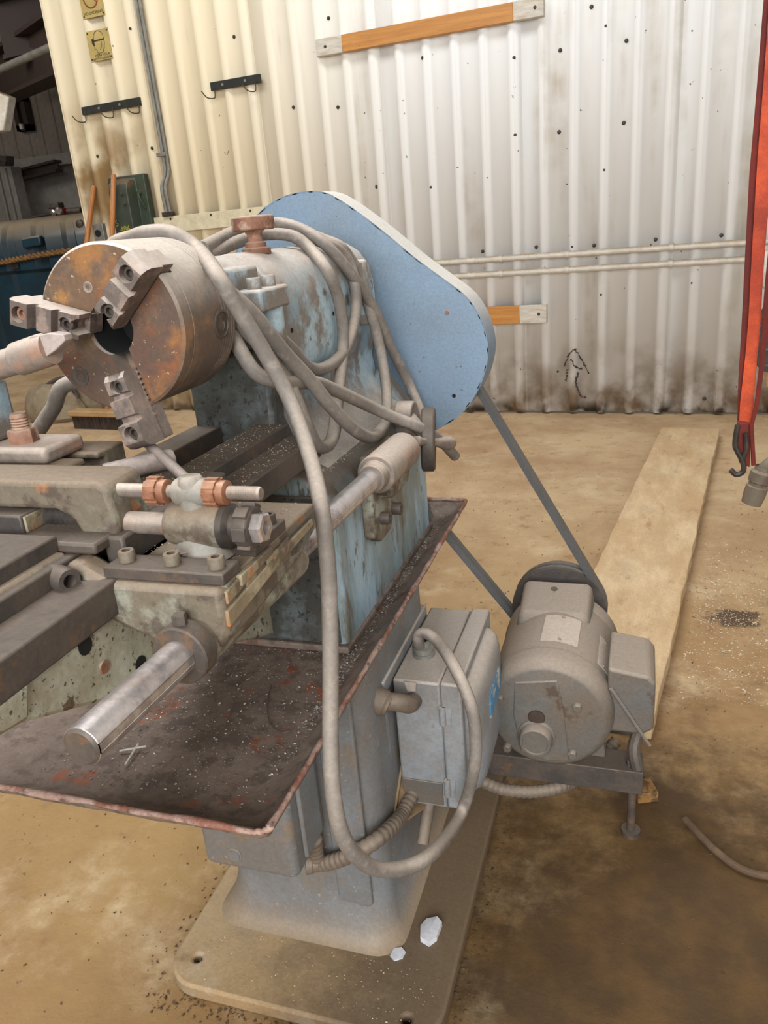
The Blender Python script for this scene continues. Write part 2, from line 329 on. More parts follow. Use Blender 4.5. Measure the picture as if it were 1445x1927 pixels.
def rrect(x0, x1, y0, y1, r, n=6):
    o = []
    for cx, cy, a0 in ((x1 - r, y1 - r, 0), (x0 + r, y1 - r, 90), (x0 + r, y0 + r, 180), (x1 - r, y0 + r, 270)):
        for i in range(n + 1):
            a = math.radians(a0 + 90 * i / n); o.append((cx + r * math.cos(a), cy + r * math.sin(a)))
    return o
def finish(me, angle=35):
    bm = bmesh.new(); bm.from_mesh(me); bmesh.ops.recalc_face_normals(bm, faces=bm.faces); bm.to_mesh(me); bm.free()
    me.polygons.foreach_set('use_smooth', [True] * len(me.polygons)); me.set_sharp_from_angle(angle=math.radians(angle))
def loc_of(o):
    p = V(o.location)
    while o.parent: o = o.parent; p += V(o.location)
    return p
def obj(name, g, mat, parent=None, bevel=0, angle=35, kind=None, label=None, cat=None, group=None, seg=2):
    vs = [V(v) for v in g.v]
    xs, ys, zs = zip(*[tuple(v) for v in vs])
    o3 = V(((min(xs) + max(xs)) / 2, (min(ys) + max(ys)) / 2, min(zs)))
    me = bpy.data.meshes.new(name); me.from_pydata([v - o3 for v in vs], [], g.f); me.update(); finish(me, angle)
    me.materials.append(mat)
    o = bpy.data.objects.new(name, me); col.objects.link(o)
    if parent: o.parent = parent; o.location = o3 - loc_of(parent)
    else: o.location = o3
    if bevel:
        b = o.modifiers.new('bevel', 'BEVEL'); b.width = bevel; b.segments = seg; b.limit_method = 'ANGLE'; b.angle_limit = math.radians(32)
        b.harden_normals = False
    if kind: o['kind'] = kind
    if label: o['label'] = label
    if cat: o['category'] = cat
    if group: o['group'] = group
    return o
def thing(name, label, cat, loc, group=None, kind=None):
    o = bpy.data.objects.new(name, None); col.objects.link(o); o.location = loc; o.empty_display_size = .1
    o['label'] = label; o['category'] = cat
    if group: o['group'] = group
    if kind: o['kind'] = kind
    return o
def struct(name, g, mat, parent=None, **k): return obj(name, g, mat, parent, kind=None if parent else 'structure', **k)
def cut(o, cutters):
    """boolean the cutter shapes out of an object, applied at once"""
    bpy.context.view_layer.update()
    me = bpy.data.meshes.new('cutter'); g = cutters; me.from_pydata(g.v, [], g.f); me.update(); finish(me)
    c = bpy.data.objects.new('cutter', me); col.objects.link(c); bpy.context.view_layer.update()
    md = o.modifiers.new('cut', 'BOOLEAN'); md.operation = 'DIFFERENCE'; md.object = c; md.solver = 'EXACT'; md.use_self = True
    while o.modifiers[0] != md: o.modifiers.move(len(o.modifiers) - 1, 0)
    dg = bpy.context.evaluated_depsgraph_get()
    keep = [(m_.name, m_.show_viewport) for m_ in o.modifiers if m_ != md]
    for m_ in o.modifiers:
        if m_ != md: m_.show_viewport = False
    dg.update()
    new = bpy.data.meshes.new_from_object(o.evaluated_get(dg)); o.modifiers.remove(md)
    for n, s_ in keep: o.modifiers[n].show_viewport = s_
    mats = list(o.data.materials); o.data = new
    if not new.materials:
        for mm in mats: new.materials.append(mm)
    new.polygons.foreach_set('use_smooth', [True] * len(new.polygons)); new.set_sharp_from_angle(angle=math.radians(35))
    bpy.data.objects.remove(c)
def link_copy(o, parent, loc):
    c = o.copy(); col.objects.link(c); c.parent = parent; c.location = V(loc) - (loc_of(parent) if parent else V()); return c
def text(name, s, size, origin, right, up, mat, parent):
    cu = bpy.data.curves.new(name, 'FONT'); cu.body = s; cu.size = size; cu.align_x = 'CENTER'; cu.extrude = .0006
    t = bpy.data.objects.new('t', cu); col.objects.link(t); bpy.context.view_layer.update()
    me = bpy.data.meshes.new_from_object(t.evaluated_get(bpy.context.evaluated_depsgraph_get())); bpy.data.objects.remove(t)
    o = bpy.data.objects.new(name, me); col.objects.link(o); me.materials.clear(); me.materials.append(mat)
    r, u = V(right).normalized(), V(up).normalized(); n = r.cross(u)
    R = Matrix((r, u, n)).transposed().to_4x4(); R.translation = V(origin) - (loc_of(parent) if parent else V())
    o.parent = parent; o.matrix_local = R
    return o

# ------------------------------------------------------------------ the shed
WA = math.radians(-4.1); WD = V((math.cos(WA), math.sin(WA), 0)); WN = V((math.sin(WA), -math.cos(WA), 0)); W0 = V((-.20, 4.70, 0))
def W(s, z, off=0): return W0 + WD * s + WN * off + V((0, 0, z))       # point on the back wall
def wpix(x, y, off=0):
    d = ROT @ _ray(x, y); o = V((0, 0, CAM_H)); t = ((W0 + WN * off - o).dot(WN)) / d.dot(WN); p = o + d * t
    return (p - W0).dot(WD), p.z
g = G(); g.box((-16, -5, -.12), (5, 16, 0)); struct('floor', g, floor_mat)
g = G(); g.box((-16, -3.2, 5.0), (5, 16, 5.1)); struct('ceiling', g, roof_mat)
# back wall: framing panel with ribbed sheets on it
S0, S1, PER, RIB0 = -3.555, 3.0, .1612, -.357
back = thing('wall_back', 'cream white ribbed metal wall behind the lathe', 'wall', tuple(W(-.2, 0, -.03)), kind='structure'); del back['category']; del back['label']
g = G(); g.prism([W(S0, 0, -.032), W(S1, 0, -.032), W(S1, 0, -.012), W(S0, 0, -.012)], (0, 0, 5.0)); struct('framing_panel', g, farwall_mat, back)
def sheet(sa, sb):
    pr = []
    k = math.floor((sa - RIB0) / PER) - 1
    pts = []
    while RIB0 + k * PER < sb + PER:
        b = RIB0 + k * PER
        pts += [(b - .008, 0), (b + .012, .028), (b + .034, .028), (b + .054, 0)]
        k += 1
    def h(s):
        for (a, x), (c, y) in zip(pts, pts[1:]):
            if a <= s <= c: return x + (y - x) * (s - a) / (c - a) if c > a else x
        return 0
    ss = [sa] + [p[0] for p in pts if sa < p[0] < sb] + [sb]
    vs = [W(s_, z, h(s_)) for z in (.012, 4.99) for s_ in ss]; n = len(ss)
    fs = [(i, i + 1, n + i + 1, n + i) for i in range(n - 1)]
    g = G(); g.add(vs, fs)
    o = obj('wall_sheet', g, wall_mat, back, angle=20)
    md = o.modifiers.new('solid', 'SOLIDIFY'); md.thickness = .001; md.offset = -1
s_ = S0
edge = RIB0 + PER * (math.floor((S0 - RIB0) / PER) + 4) + .07
while s_ < S1 - .01:
    e_ = min(edge, S1); sheet(s_, e_ + .0); s_ = e_; edge += PER * 5
# screws on the wall
sg = G(); sg.lathe((0, 0, 0), WN, [(.0105, 0), (.0105, .003), (.006, .0085), (0, .009)], 10)
scr0 = None
scr_px = [(967, 113), (1053, 98), (969, 258), (1051, 252), (1112, 16), (1140, 54), (1137, 324), (438, 72), (616, 37), (796, 113), (812, 356), (707, 355),
          (1233, 455), (1357, 447), (1117, 466), (1077, 468), (1008, 469), (907, 477), (1131, 558), (1178, 80), (1173, 235), (1325, 755), (550, 205), (634, 205), (246, 58), (181, 297), (287, 282)]
for i, p in enumerate(scr_px):
    s_, z_ = wpix(*p, off=.02); pos = W(s_, z_, .006)
    k = ((s_ - RIB0) / PER) % 1
    if k < .34: pos = W(s_, z_, .0255)
    if scr0 is None: scr0 = obj('wall_screw', sg, conduit_grey if 0 else hook_mat, back); scr0.location = pos - loc_of(back)
    else: link_copy(scr0, back, pos)
sc_px = [[(1062, 690), (1068, 672), (1076, 660), (1084, 656)], [(1082, 657), (1092, 672), (1104, 692), (1108, 704)], [(1066, 718), (1066, 704), (1068, 694)], [(1088, 700), (1084, 716), (1086, 730), (1092, 744), (1102, 748)], [(1074, 676), (1082, 690), (1096, 694)]]
g = G()
for ln in sc_px:
    for (xa, ya), (xb, yb) in zip(ln, ln[1:]):
        for j in range(5):
            t0, t1 = j / 5, (j + 1) / 5
            pa = wpix(xa + (xb - xa) * t0 + random.uniform(-1.5, 1.5), ya + (yb - ya) * t0 + random.uniform(-1.5, 1.5), .025); pb = wpix(xa + (xb - xa) * t1 + random.uniform(-1.5, 1.5), ya + (yb - ya) * t1 + random.uniform(-1.5, 1.5), .025)
            a2, b2 = V(pa), V(pb); d2 = (b2 - a2); n2 = V((-d2.y, d2.x)).normalized() * random.uniform(.002, .006)
            g.prism([W(*(a2 + n2), .0285), W(*(a2 - n2), .0285), W(*(b2 - n2), .0285), W(*(b2 + n2), .0285)], WN * .001)
obj('scuff_mark', g, hook_mat, back)
# wall end trim (at the free end of the wall) and side wall far to the right
g = G(); g.prism([W(S0 - .012, 0, .026), W(S0 + .004, 0, .026), W(S0 + .004, 0, -.16), W(S0 - .012, 0, -.16)], (0, 0, 5.0)); struct('trim_1', g, wall_mat)
g = G(); g.prism([V((3.2, -5, 0)), V((3.3, -5, 0)), V((3.3, 5, 0)), V((3.2, 5, 0))], (0, 0, 5)); struct('wall_right', g, wall_mat)
# far bay: end wall, side wall, beams
FY = 12.5
g = G()
xs = [-16 + .30 * i for i in range(54)]; pr = []
for x in xs: pr += [(x, FY), (x + .26, FY), (x + .27, FY - .03), (x + .29, FY - .03)]
g.loft([[V((a, b, z)) for a, b in pr] for z in (2.72, 5.0)], caps=False, closed=False)
fw = struct('wall_far', g, farwall_mat)
g = G(); g.box((-16, FY + .02, 0), (5, FY + .1, 2.7)); struct('wall_far_lower', g, roof_mat, fw)
g = G(); g.box((-16, FY - .22, 2.62), (-5, FY - .02, 2.80)); struct('trim_2', g, post_mat)
g = G(); g.box((-16, -5, 0), (-15.9, FY, 5)); struct('wall_left', g, farwall_mat)
# roof beams seen above the far bay
def beam(p, q, h, wd, name, label):
    p, q = V(p), V(q); d = (q - p); n = V((-d.y, d.x, 0)).normalized() * wd / 2; t = n * .16
    g = G(); up = V((0, 0, h / 2)); fl = V((0, 0, .02))
    g.obox((p + q) / 2, d / 2, t, up - fl); g.obox((p + q) / 2 + up, d / 2, n, fl); g.obox((p + q) / 2 - up, d / 2, n, fl)
    return obj(name, g, beam_mat, None, label=label, cat='beam')
beam(P(0, 60, Y=8.2), P(140, 25, Y=8.6), .55, .3, 'roof_beam', 'dark rust brown steel roof beam crossing the far bay highest up')
beam(P(-30, 165, Y=10.2), P(135, 75, Y=7.4), .50, .3, 'roof_beam', 'dark rust brown sloping roof beam under the pale pipe')
beam(P(-20, 345, Y=12.0) + V((0, 0, 0)), P(110, 312, Y=12.0), .14, .2, 'wall_beam', 'short dark brown sloping beam below the pale far ledge')
g = G(); a_, b_ = P(-40, 148, Y=7.6), P(105, 85, Y=6.6); g.cyl(a_, b_, .035); 
obj('ceiling_pipe', g, conduit_grey, label='pale straight pipe running under the dark roof beams', cat='pipe')
for q0, q1, lb_ in (((22, 158), (60, 130), 'shorter and steeper of two thin dark brace rods under the roof'), ((30, 160), (95, 128), 'longer and flatter of two thin dark brace rods under the roof')):
    g = G(); g.cyl(P(*q0, Y=11.5), P(*q1, Y=11.5), .03, seg=8)
    obj('roof_brace', g, beam_mat, label=lb_, cat='brace', group='thin brace rods under the roof')
g = G(); c0, c1 = P(-6, 300, Y=11.8), P(28, 300, Y=11.8)
g.box((c0.x, 11.65, 0), (c1.x, 11.9, 2.62)); g.box((c0.x + .08, 11.60, 0), (c0.x + .14, 11.65, 2.6)); g.box((c1.x - .14, 11.60, 0), (c1.x - .08, 11.65, 2.6))
obj('steel_post', g, post_mat, bevel=.01, label='tall grey steel post under the ledge of the far wall', cat='post')
a_, b_ = P(10, 182, Y=12.2), P(48, 243, Y=12.2)
t = thing('dark_window', 'small dark framed opening high on the far wall', 'window', (a_.x, 12.35, b_.z))
g = G(); fr = .09
g.box((a_.x, 12.3, b_.z), (b_.x, 12.44, b_.z + fr)); g.box((a_.x, 12.3, a_.z - fr), (b_.x, 12.44, a_.z)); g.box((a_.x, 12.3, b_.z), (a_.x + fr, 12.44, a_.z)); g.box((b_.x - fr, 12.3, b_.z), (b_.x, 12.44, a_.z))
obj('window_frame', g, beam_mat, t)
g = G(); g.box((a_.x + fr, 12.38, b_.z + fr), (b_.x - fr, 12.41, a_.z - fr)); obj('pane', g, hole_mat, t)
g = G(); g.box((a_.x + .1, 12.26, b_.z + .02), (b_.x - .12, 12.31, b_.z + .10)); obj('sill_label', g, white_pipe, t)
a_, b_ = P(-40, 170, Y=9.0), P(16, 250, Y=9.0)
g = G(); g.prism([P(-40, 160, Y=6.6), P(17, 182, Y=6.6), P(7, 246, Y=6.6), P(-40, 252, Y=6.6)], (0, .1, 0))
obj('light_fixture', g, white_pipe, bevel=.01, label='pale bright light fixture hanging beside the dark opening', cat='light')
g = G(); g.prism([P(-12, 293, Y=11.2), P(10, 293, Y=11.2), P(10, 312, Y=11.2), P(-12, 312, Y=11.2)], (0, .2, 0)); obj('wall_unit', g, steel_black, bevel=.01, label='small black box mounted where post and ledge meet', cat='box')

# ------------------------------------------------------------------ things on the back wall
OFFR = .028
def wbox(s0, s1, z0, z1, o0, o1):
    g = G(); g.prism([W(s0, z0, o0), W(s1, z0, o0), W(s1, z0, o1), W(s0, z0, o1)], (0, 0, z1 - z0)); return g
def timber(label, s0, s1, z0, z1, wa, wb, labels):
    t = thing('timber_batten', label, 'board', tuple(W((s0 + s1) / 2, z0, OFFR)))
    if wa > s0: obj('whitewashed_end', wbox(s0, wa, z0, z1, OFFR, OFFR + .036), wood_white, t, bevel=.003, label='whitewashed end')
    obj('bare_wood', wbox(max(wa, s0), wb, z0, z1, OFFR, OFFR + .036), wood, t, bevel=.003, label='orange bare wood')
    obj('whitewashed_end', wbox(wb, s1, z0, z1, OFFR, OFFR + .036), wood_white, t, bevel=.003, label='whitewashed end')
    for s_ in (s0 + .06, s1 - .045):
        g = G(); g.lathe(W(s_, (z0 + z1) / 2, OFFR + .036), WN, [(.009, 0), (.007, .004), (0, .005)], 10); obj('nail_head', g, hook_mat, t)
    return t
timber('orange wooden batten with whitewashed ends high on the ribbed wall', -1.62, -.316, 2.10, 2.187, -1.455, -.475, None)
timber('lower wooden batten, mostly hidden behind the blue belt guard', -1.62, -.316, .552, .655, -1.455, -.475, None)
g = wbox(-2.962, -2.10, 1.236, 1.338, OFFR, OFFR + .02)
t = thing('cream_batten', 'cream painted board screwed along the wall behind the chuck', 'board', tuple(W(-2.5, 1.236, OFFR)))
obj('board', g, cream_board, t, bevel=.003)
for s_ in (-2.82, -2.5, -2.2):
    g = G(); g.lathe(W(s_, 1.32, OFFR + .02), WN, [(.008, 0), (.006, .004), (0, .005)], 10); obj('screw_head', g, hook_mat, t)
for nm, z_, r_, lb in (('wall_pipe', .928, .017, 'upper of two white horizontal pipes clipped to the wall'), ('wall_pipe', .845, .017, 'lower of two white horizontal pipes clipped to the wall')):
    t = thing(nm, lb, 'pipe', tuple(W(.0, z_ - r_, OFFR + r_)))
    g = G(); g.cyl(W(-2.3, z_ + .0, OFFR + r_), W(.90, z_ - .006, OFFR + r_), r_, seg=16); obj('pipe', g, white_pipe, t)
    for s_ in (-.58, -.20, .35):
        g = G(); g.lathe(W(s_, z_ - .003, OFFR + r_), WD, [(r_, -.012), (r_ + .004, -.012), (r_ + .004, .012), (r_, .012)], 16); obj('clip', g, white_pipe, t)
def hookstrip(s0, s1, z0, z1, hooks, nl, label):
    t = thing('hook_strip', label, 'hook rack', tuple(W((s0 + s1) / 2, z0, OFFR)), group='hook strips on the wall')
    obj('strip', wbox(s0, s1, z0, z1, OFFR, OFFR + .018), strip_black, t, bevel=.002)
    for s_ in nl:
        g = G(); g.lathe(W(s_, (z0 + z1) / 2, OFFR + .018), WN, [(.009, 0), (.007, .004), (0, .005)], 10); obj('screw_head', g, conduit_grey, t)
    for s_ in hooks:
        pts = [W(s_, z0 + .02, OFFR + .018), W(s_, z0 - .03, OFFR + .022), W(s_ - .005, z0 - .045, OFFR + .035), W(s_ - .03, z0 - .04, OFFR + .07), W(s_ - .05, z0 - .005, OFFR + .09)]
        g = G(); g.tube(smoothpath(pts, 4), .0035, 6); obj('wire_hook', g, hook_mat, t)
hookstrip(-3.385, -2.908, 2.014, 2.062, (-3.36, -3.13, -2.92), (-3.24, -3.07), 'black strip with three wire hooks below the signs')
hookstrip(-2.368, -2.016, 2.025, 2.072, (-2.34, -2.05), (-2.28, -2.12), 'black strip with wire hooks right of the thin conduit')
# thin conduit down the wall
pts = [W(-2.822, 4.9, .03), W(-2.82, 2.6, .03), W(-2.814, 2.1, .03), W(-2.81, 1.70, .03), W(-2.815, 1.60, .035), W(-2.846, 1.52, .05), W(-2.846, 1.42, .05), W(-2.84, 1.345, .05)]
t = thing('wall_conduit', 'thin grey conduit running down the cream wall with a kink', 'conduit', tuple(W(-2.84, 1.34, .03)))
g = G(); g.tube(smoothpath(pts, 6), .012, 10); obj('tube', g, conduit_grey, t)
g = G(); g.tube(smoothpath([p + WD * .03 for p in pts], 6), .010, 10); obj('tube', g, conduit_grey, t)
g = G(); g.obox(W(-2.815, 1.715, .035), WD * .035, WN * .012, V((0, 0, .012))); obj('strap', g, conduit_grey, t, bevel=.002)
g = G(); g.obox(W(-2.83, 1.352, .05), WD * .04, WN * .018, V((0, 0, .014))); obj('strap', g, hook_mat, t, bevel=.002)
# signs
def sign(z0, z1, label):
    t = thing('safety_sign', label, 'sign', tuple(W(-3.155, z0, OFFR)), group='safety signs on the wall')
    obj('plate', wbox(-3.243, -3.067, z0, z1, OFFR + .001, OFFR + .005), sign_mat, t)
    for s_ in (-3.232, -3.078):
        for z_ in (z0 + .012, z1 - .012):
            g = G(); g.lathe(W(s_, z_, OFFR + .005), WN, [(.006, 0), (.004, .003), (0, .004)], 8); obj('rivet', g, hook_mat, t)
    return t
def wpoly(t, pts, mat, name, off=OFFR + .0052):
    g = G(); g.prism([W(s_, z_, off) for s_, z_ in pts], WN * .0008); return obj(name, g, mat, t)
def wline(t, pts, wd, mat, name, closed=False):
    g = G(); q = list(pts) + ([pts[0]] if closed else [])
    for a, b in zip(q, q[1:]):
        a, b = V((a[0], a[1])), V((b[0], b[1])); d = (b - a).normalized(); n = V((-d.y, d.x)) * wd / 2; d = d * wd * .3
        g.prism([W(*(p), OFFR + .0052) for p in (a - d + n, a - d - n, b + d - n, b + d + n)], WN * .0008)
    return obj(name, g, mat, t)
t = sign(2.307, 2.477, 'tan plate sign with a head in safety glasses, below the no smoking sign')
sx, sz = -3.150, 2.410
wline(t, [(sx + dx * .9, sz + dz) for dx, dz in ((-.044, .022), (-.040, .040), (-.026, .055), (-.006, .061), (.018, .057), (.036, .042), (.043, .020), (.044, -.012), (.034, -.038), (.016, -.062), (-.026, -.062), (-.036, -.040), (-.048, -.038), (-.046, -.014))], .003, ink, 'head_outline', True)
wpoly(t, [(sx - .058, sz + .020), (sx - .044, sz + .024), (sx - .040, sz - .016), (sx - .048, sz - .020), (sx - .058, sz - .004)], ink, 'goggles')
wline(t, [(sx - .044, sz + .008), (sx + .040, sz + .010)], .008, ink, 'goggle_strap')
wline(t, [(sx + .018, sz), (sx + .016, sz - .020), (sx - .002, sz - .046)], .0025, ink, 'cheek_line')
text('lettering', 'WEAR YOUR', .021, W(-3.143, 2.329, OFFR + .0055), WD, (0, 0, 1), ink, t)
text('lettering', 'SAFETY GLASSES', .019, W(-3.155, 2.3115, OFFR + .0055), WD, (0, 0, 1), ink, t)
t = sign(2.547, 2.747, 'tan no smoking sign plate with a red ring, above the safety glasses sign')
sx, sz = -3.157, 2.665
wline(t, [(sx + .058 * math.cos(a * PI / 14), sz + .068 * math.sin(a * PI / 14)) for a in range(28)], .0085, red_ink, 'red_ring', True)
wline(t, [(sx - .040, sz + .046), (sx + .044, sz - .044)], .0085, red_ink, 'red_bar')
wpoly(t, [(sx - .044, sz - .006), (sx - .012, sz - .006), (sx - .012, sz + .008), (sx - .044, sz + .008)], ink, 'cigarette')
text('lettering', 'NO SMOKING', .024, W(-3.155, 2.563, OFFR + .0055), WD, (0, 0, 1), ink, t)
# green box with yellow numbers, hung on the wall
gz0, gz1 = 1.19, 1.615
t = thing('green_metal_box', 'dark green metal cover with yellow painted number, hung on the wall', 'box', tuple(W(-3.1, gz0, OFFR)))
g = G()
def gsec(z, d):
    return [W(-3.255, z, OFFR), W(-2.955, z, OFFR), W(-2.955, z, OFFR + .05), W(-3.03, z, OFFR + .05), W(-3.05, z, OFFR + d), W(-3.20, z, OFFR + d), W(-3.225, z, OFFR + .05), W(-3.255, z, OFFR + .05)]
g.loft([gsec(gz0, .13), gsec(gz1 - .10, .13), gsec(gz1 - .05, .115), gsec(gz1 - .03, .085), gsec(gz1 - .02, .052), gsec(gz1, .052)])
gb = obj('cover', g, green_mat, t, bevel=.008)
for s_, z_ in ((-3.09, 1.50), (-3.08, 1.44)):
    g = G(); g.hexa(W(s_, z_, OFFR + .13), WN, .011, .014); obj('bolt', g, green_mat, t)
g = G(); g.tube(smoothpath([W(-3.01, 1.50, OFFR + .055), W(-3.0, 1.485, OFFR + .08), W(-2.985, 1.44, OFFR + .075), W(-2.98, 1.40, OFFR + .055)], 4), .007, 8); obj('latch', g, green_mat, t)
g = G(); g.lathe(W(-3.01, 1.50, OFFR + .05), WN, [(.018, 0), (.016, .012), (0, .014)], 14); obj('knob', g, green_mat, t)
text('lettering', '5', .055, W(-3.175, 1.305, OFFR + .1315), WD + V((0, 0, .15)), V((-.15, 0, 1)), yellow_paint, t)
text('lettering', '486', .058, W(-3.115, 1.262, OFFR + .1315), WD + V((0, 0, .05)), V((-.05, 0, 1)), yellow_paint, t)
# switch plate
t = thing('wall_socket', 'small grey metal socket plate between the two wooden handles', 'socket', tuple(W(-3.43, 1.17, OFFR)))
obj('plate', wbox(-3.475, -3.385, 1.20, 1.337, OFFR, OFFR + .035), conduit_grey, t, bevel=.004)
g = G(); g.lathe(W(-3.435, 1.275, OFFR + .035), WN, [(.024, 0), (.024, .003), (.019, .004), (0, .001)], 18); obj('outlet', g, hole_mat, t)
# two long wooden handles leaning on the wall
def leaner(px_top, off, label, base):
    st, zt = wpix(*px_top, off=off); top = W(st, zt, off)
    g = G(); d = (V(base) - top); n = d.normalized()
    g.lathe(top, n, [(0, -.004), (.012, 0), (.017, .01), (.017, d.length - .02), (.015, d.length), (0, d.length)], 14)
    return obj('broomstick', g, handle_wood, label=label, cat='handle', group='wooden handles leaning on the wall')
s1_, z1_ = wpix(177, 350, .05); s2_, z2_ = wpix(163, 450, .10)
d_ = (W(s2_, z2_, .10) - W(s1_, z1_, .05)); base_ = W(s1_, z1_, .05) + d_ * (z1_ / (z1_ - z2_)) * .97; 
leaner((177, 350), .05, 'leaning orange wooden handle beyond the end of the wall', (base_.x, base_.y, 0.0))
s1_, z1_ = wpix(214, 328, .185); s2_, z2_ = wpix(210, 445, .26)
d_ = (W(s2_, z2_, .26) - W(s1_, z1_, .185)); base_ = W(s1_, z1_, .185) + d_ * (z1_ / (z1_ - z2_)) * .97
leaner((214, 328), .185, 'upright brown wooden handle in front of the green box', (base_.x, base_.y, 0.0))

# ------------------------------------------------------------------ far bay machine
BX0, BX1, BY, BZ = -9.6, -6.05, 8.3, 1.62
t = thing('blue_tank', 'big dark blue moulded tank with ribs in the far bay', 'tank', ((BX0 + BX1) / 2, BY + .6, 0))
g = G()
def bsec(z, i, y1=BY + 1.3):
    o = []; n = 8; L_ = BX1 - BX0
    for k in range(n):
        x = BX0 + i + (L_ - 2 * i) * k / n; o += [V((x, BY + i, z)), V((x + L_ / n * .55, BY + i, z)), V((x + L_ / n * .65, BY + i + .05, z)), V((x + L_ / n * .92, BY + i + .05, z))]
    return o + [V((BX1 - i, BY + i + .04, z)), V((BX1 - i, y1, z)), V((BX0 + i, y1, z))]
g.loft([bsec(.05, .04), bsec(.98, 0), bsec(1.02, -.05), bsec(1.36, -.05), bsec(1.52, .02), bsec(BZ - .03, .12), bsec(BZ, .26)])
obj('tank_body', g, blue_tank, t, bevel=.02)
for x in (-9.3, -6.3):
    g = G(); g.box((x - .06, BY + .1, 0), (x + .06, BY + 1.2, .06)); obj('foot', g, steel_black, t)
a_ = P(150, 422, Y=BY); g = G(); g.lathe((a_.x, BY + .05, a_.z), (0, -1, 0), [(0.05, 0), (.05, .06), (.03, .07), (0, .07)], 16); obj('cap', g, steel_black, t)
g = G(); g.obox(P(62, 455, Y=BY - .06), (.14, 0, .01), (0, .04, 0), (0, 0, .06)); obj('moulded_grip', g, blue_tank, t, bevel=.02)
g = G(); g.obox(P(30, 501, Y=BY - .0), (.05, 0, .0), (0, .02, 0), (0, 0, .03)); obj('latch_plate', g, steel_black, t, bevel=.004)
pts = [P(-60, 506, Y=BY - .09), P(0, 494, Y=BY - .09), P(50, 484, Y=BY - .09), P(110, 474, Y=BY - .09), P(180, 466, Y=BY - .09)]
pth = smoothpath(pts, 24); n_ = len(pth)
g = G()
for ph in (0, PI):
    g.tube([p + V((0, math.cos(i * .9 + ph), math.sin(i * .9 + ph))) * .018 for i, p in enumerate(pth)], .02, 8)
obj('twisted_rope', g, rope_mat, label='twisted tan rope slung across the blue tank', cat='rope')
# power tool on the tank
c_ = P(113, 405, Y=BY + .55); c_.z = BZ
t = thing('power_tool', 'red, chrome and black power tool lying on the blue tank', 'tool', tuple(c_))
g = G(); g.box((c_.x - .10, c_.y - .05, c_.z + .015), (c_.x + .09, c_.y + .05, c_.z + .10)); obj('red_body', g, red_plastic, t, bevel=.02)
g = G(); g.box((c_.x - .12, c_.y - .06, c_.z + .10), (c_.x + .05, c_.y + .06, c_.z + .165)); obj('battery', g, steel_black, t, bevel=.012)
g = G(); g.lathe((c_.x + .05, c_.y - .06, c_.z + .07), (.3, -1, -.6), [(.045, 0), (.05, .02), (.03, .05), (0, .05)], 16); obj('chrome_collar', g, chrome, t)
g = G(); g.lathe((c_.x - .03, c_.y - .06, c_.z + .06), (-.3, -1, -.4), [(.04, 0), (.045, .02), (.03, .04), (0, .04)], 16); obj('chrome_collar', g, chrome, t)
g = G(); g.cyl((c_.x + .13, c_.y, c_.z + .05), (c_.x + .34, c_.y, c_.z + .045), .042); obj('side_grip', g, steel_black, t, bevel=.006)
g = G(); g.cyl((c_.x - .1, c_.y, c_.z + .05), (c_.x - .50, c_.y - .1, c_.z + .012), .022, .012); obj('rod', g, beam_mat, t)

# ------------------------------------------------------------------ floor things behind and beside the lathe
b0, b1 = P(137, 808, Z=0), P(262, 812, Z=0)
dr = (b1 - b0); dr.z = 0; L_ = dr.length; dr.normalize(); nr = V((-dr.y, dr.x, 0))
t = thing('push_broom_head', 'wide push broom head with brown bristles on the floor behind the chuck', 'broom', tuple((b0 + b1) / 2))
g = G()
for i in range(130):
    for j in range(4):
        p = b0 + dr * (L_ * (i + .5) / 130 + random.uniform(-.003, .003)) + nr * (.02 + .018 * j)
        q = p + V((random.uniform(-.006, .006), random.uniform(-.006, .006), .095)); g.cyl(p, q, .0035, .0045, 4)
o_ = obj('bristles', g, bristle, t)
g = G(); g.obox((b0 + b1) / 2 + nr * .045 + V((0, 0, .112)), dr * (L_ / 2 + .012), nr * .05, V((0, 0, .02))); obj('wooden_block', g, brush_wood, t, bevel=.008)
c_ = P(105, 795, Z=0)
t = thing('tool_bag', 'slumped canvas bag with black straps beside the push broom head', 'bag', tuple(c_))
g = G(); rg = []
for i in range(7):
    z = [0, .03, .10, .18, .24, .27, .28][i]; r_ = [.20, .23, .22, .19, .15, .08, .01][i]
    rg.append([c_ + V((-.06 + r_ * 1.1 * math.cos(a) * (1 + .12 * math.sin(3 * a + i)), .10 + r_ * .7 * math.sin(a) * (1 + .1 * math.cos(2 * a + i)), z)) for a in [k * PI / 10 for k in range(20)]])
g.loft(rg); obj('bag_body', g, bag_mat, t)
g = G(); g.tube(smoothpath([c_ + V(p) for p in ((-.25, .05, .02), (-.2, .06, .16), (-.05, .08, .27), (.1, .1, .30), (.16, .1, .16))], 5), .018, 8); obj('strap', g, steel_black, t)
g = G(); g.obox(c_ + V((.15, .22, .16)), (.10, .03, 0), (-.01, .05, 0), (0, 0, .16)); obj('side_pocket', g, bag_mat, t, bevel=.03)
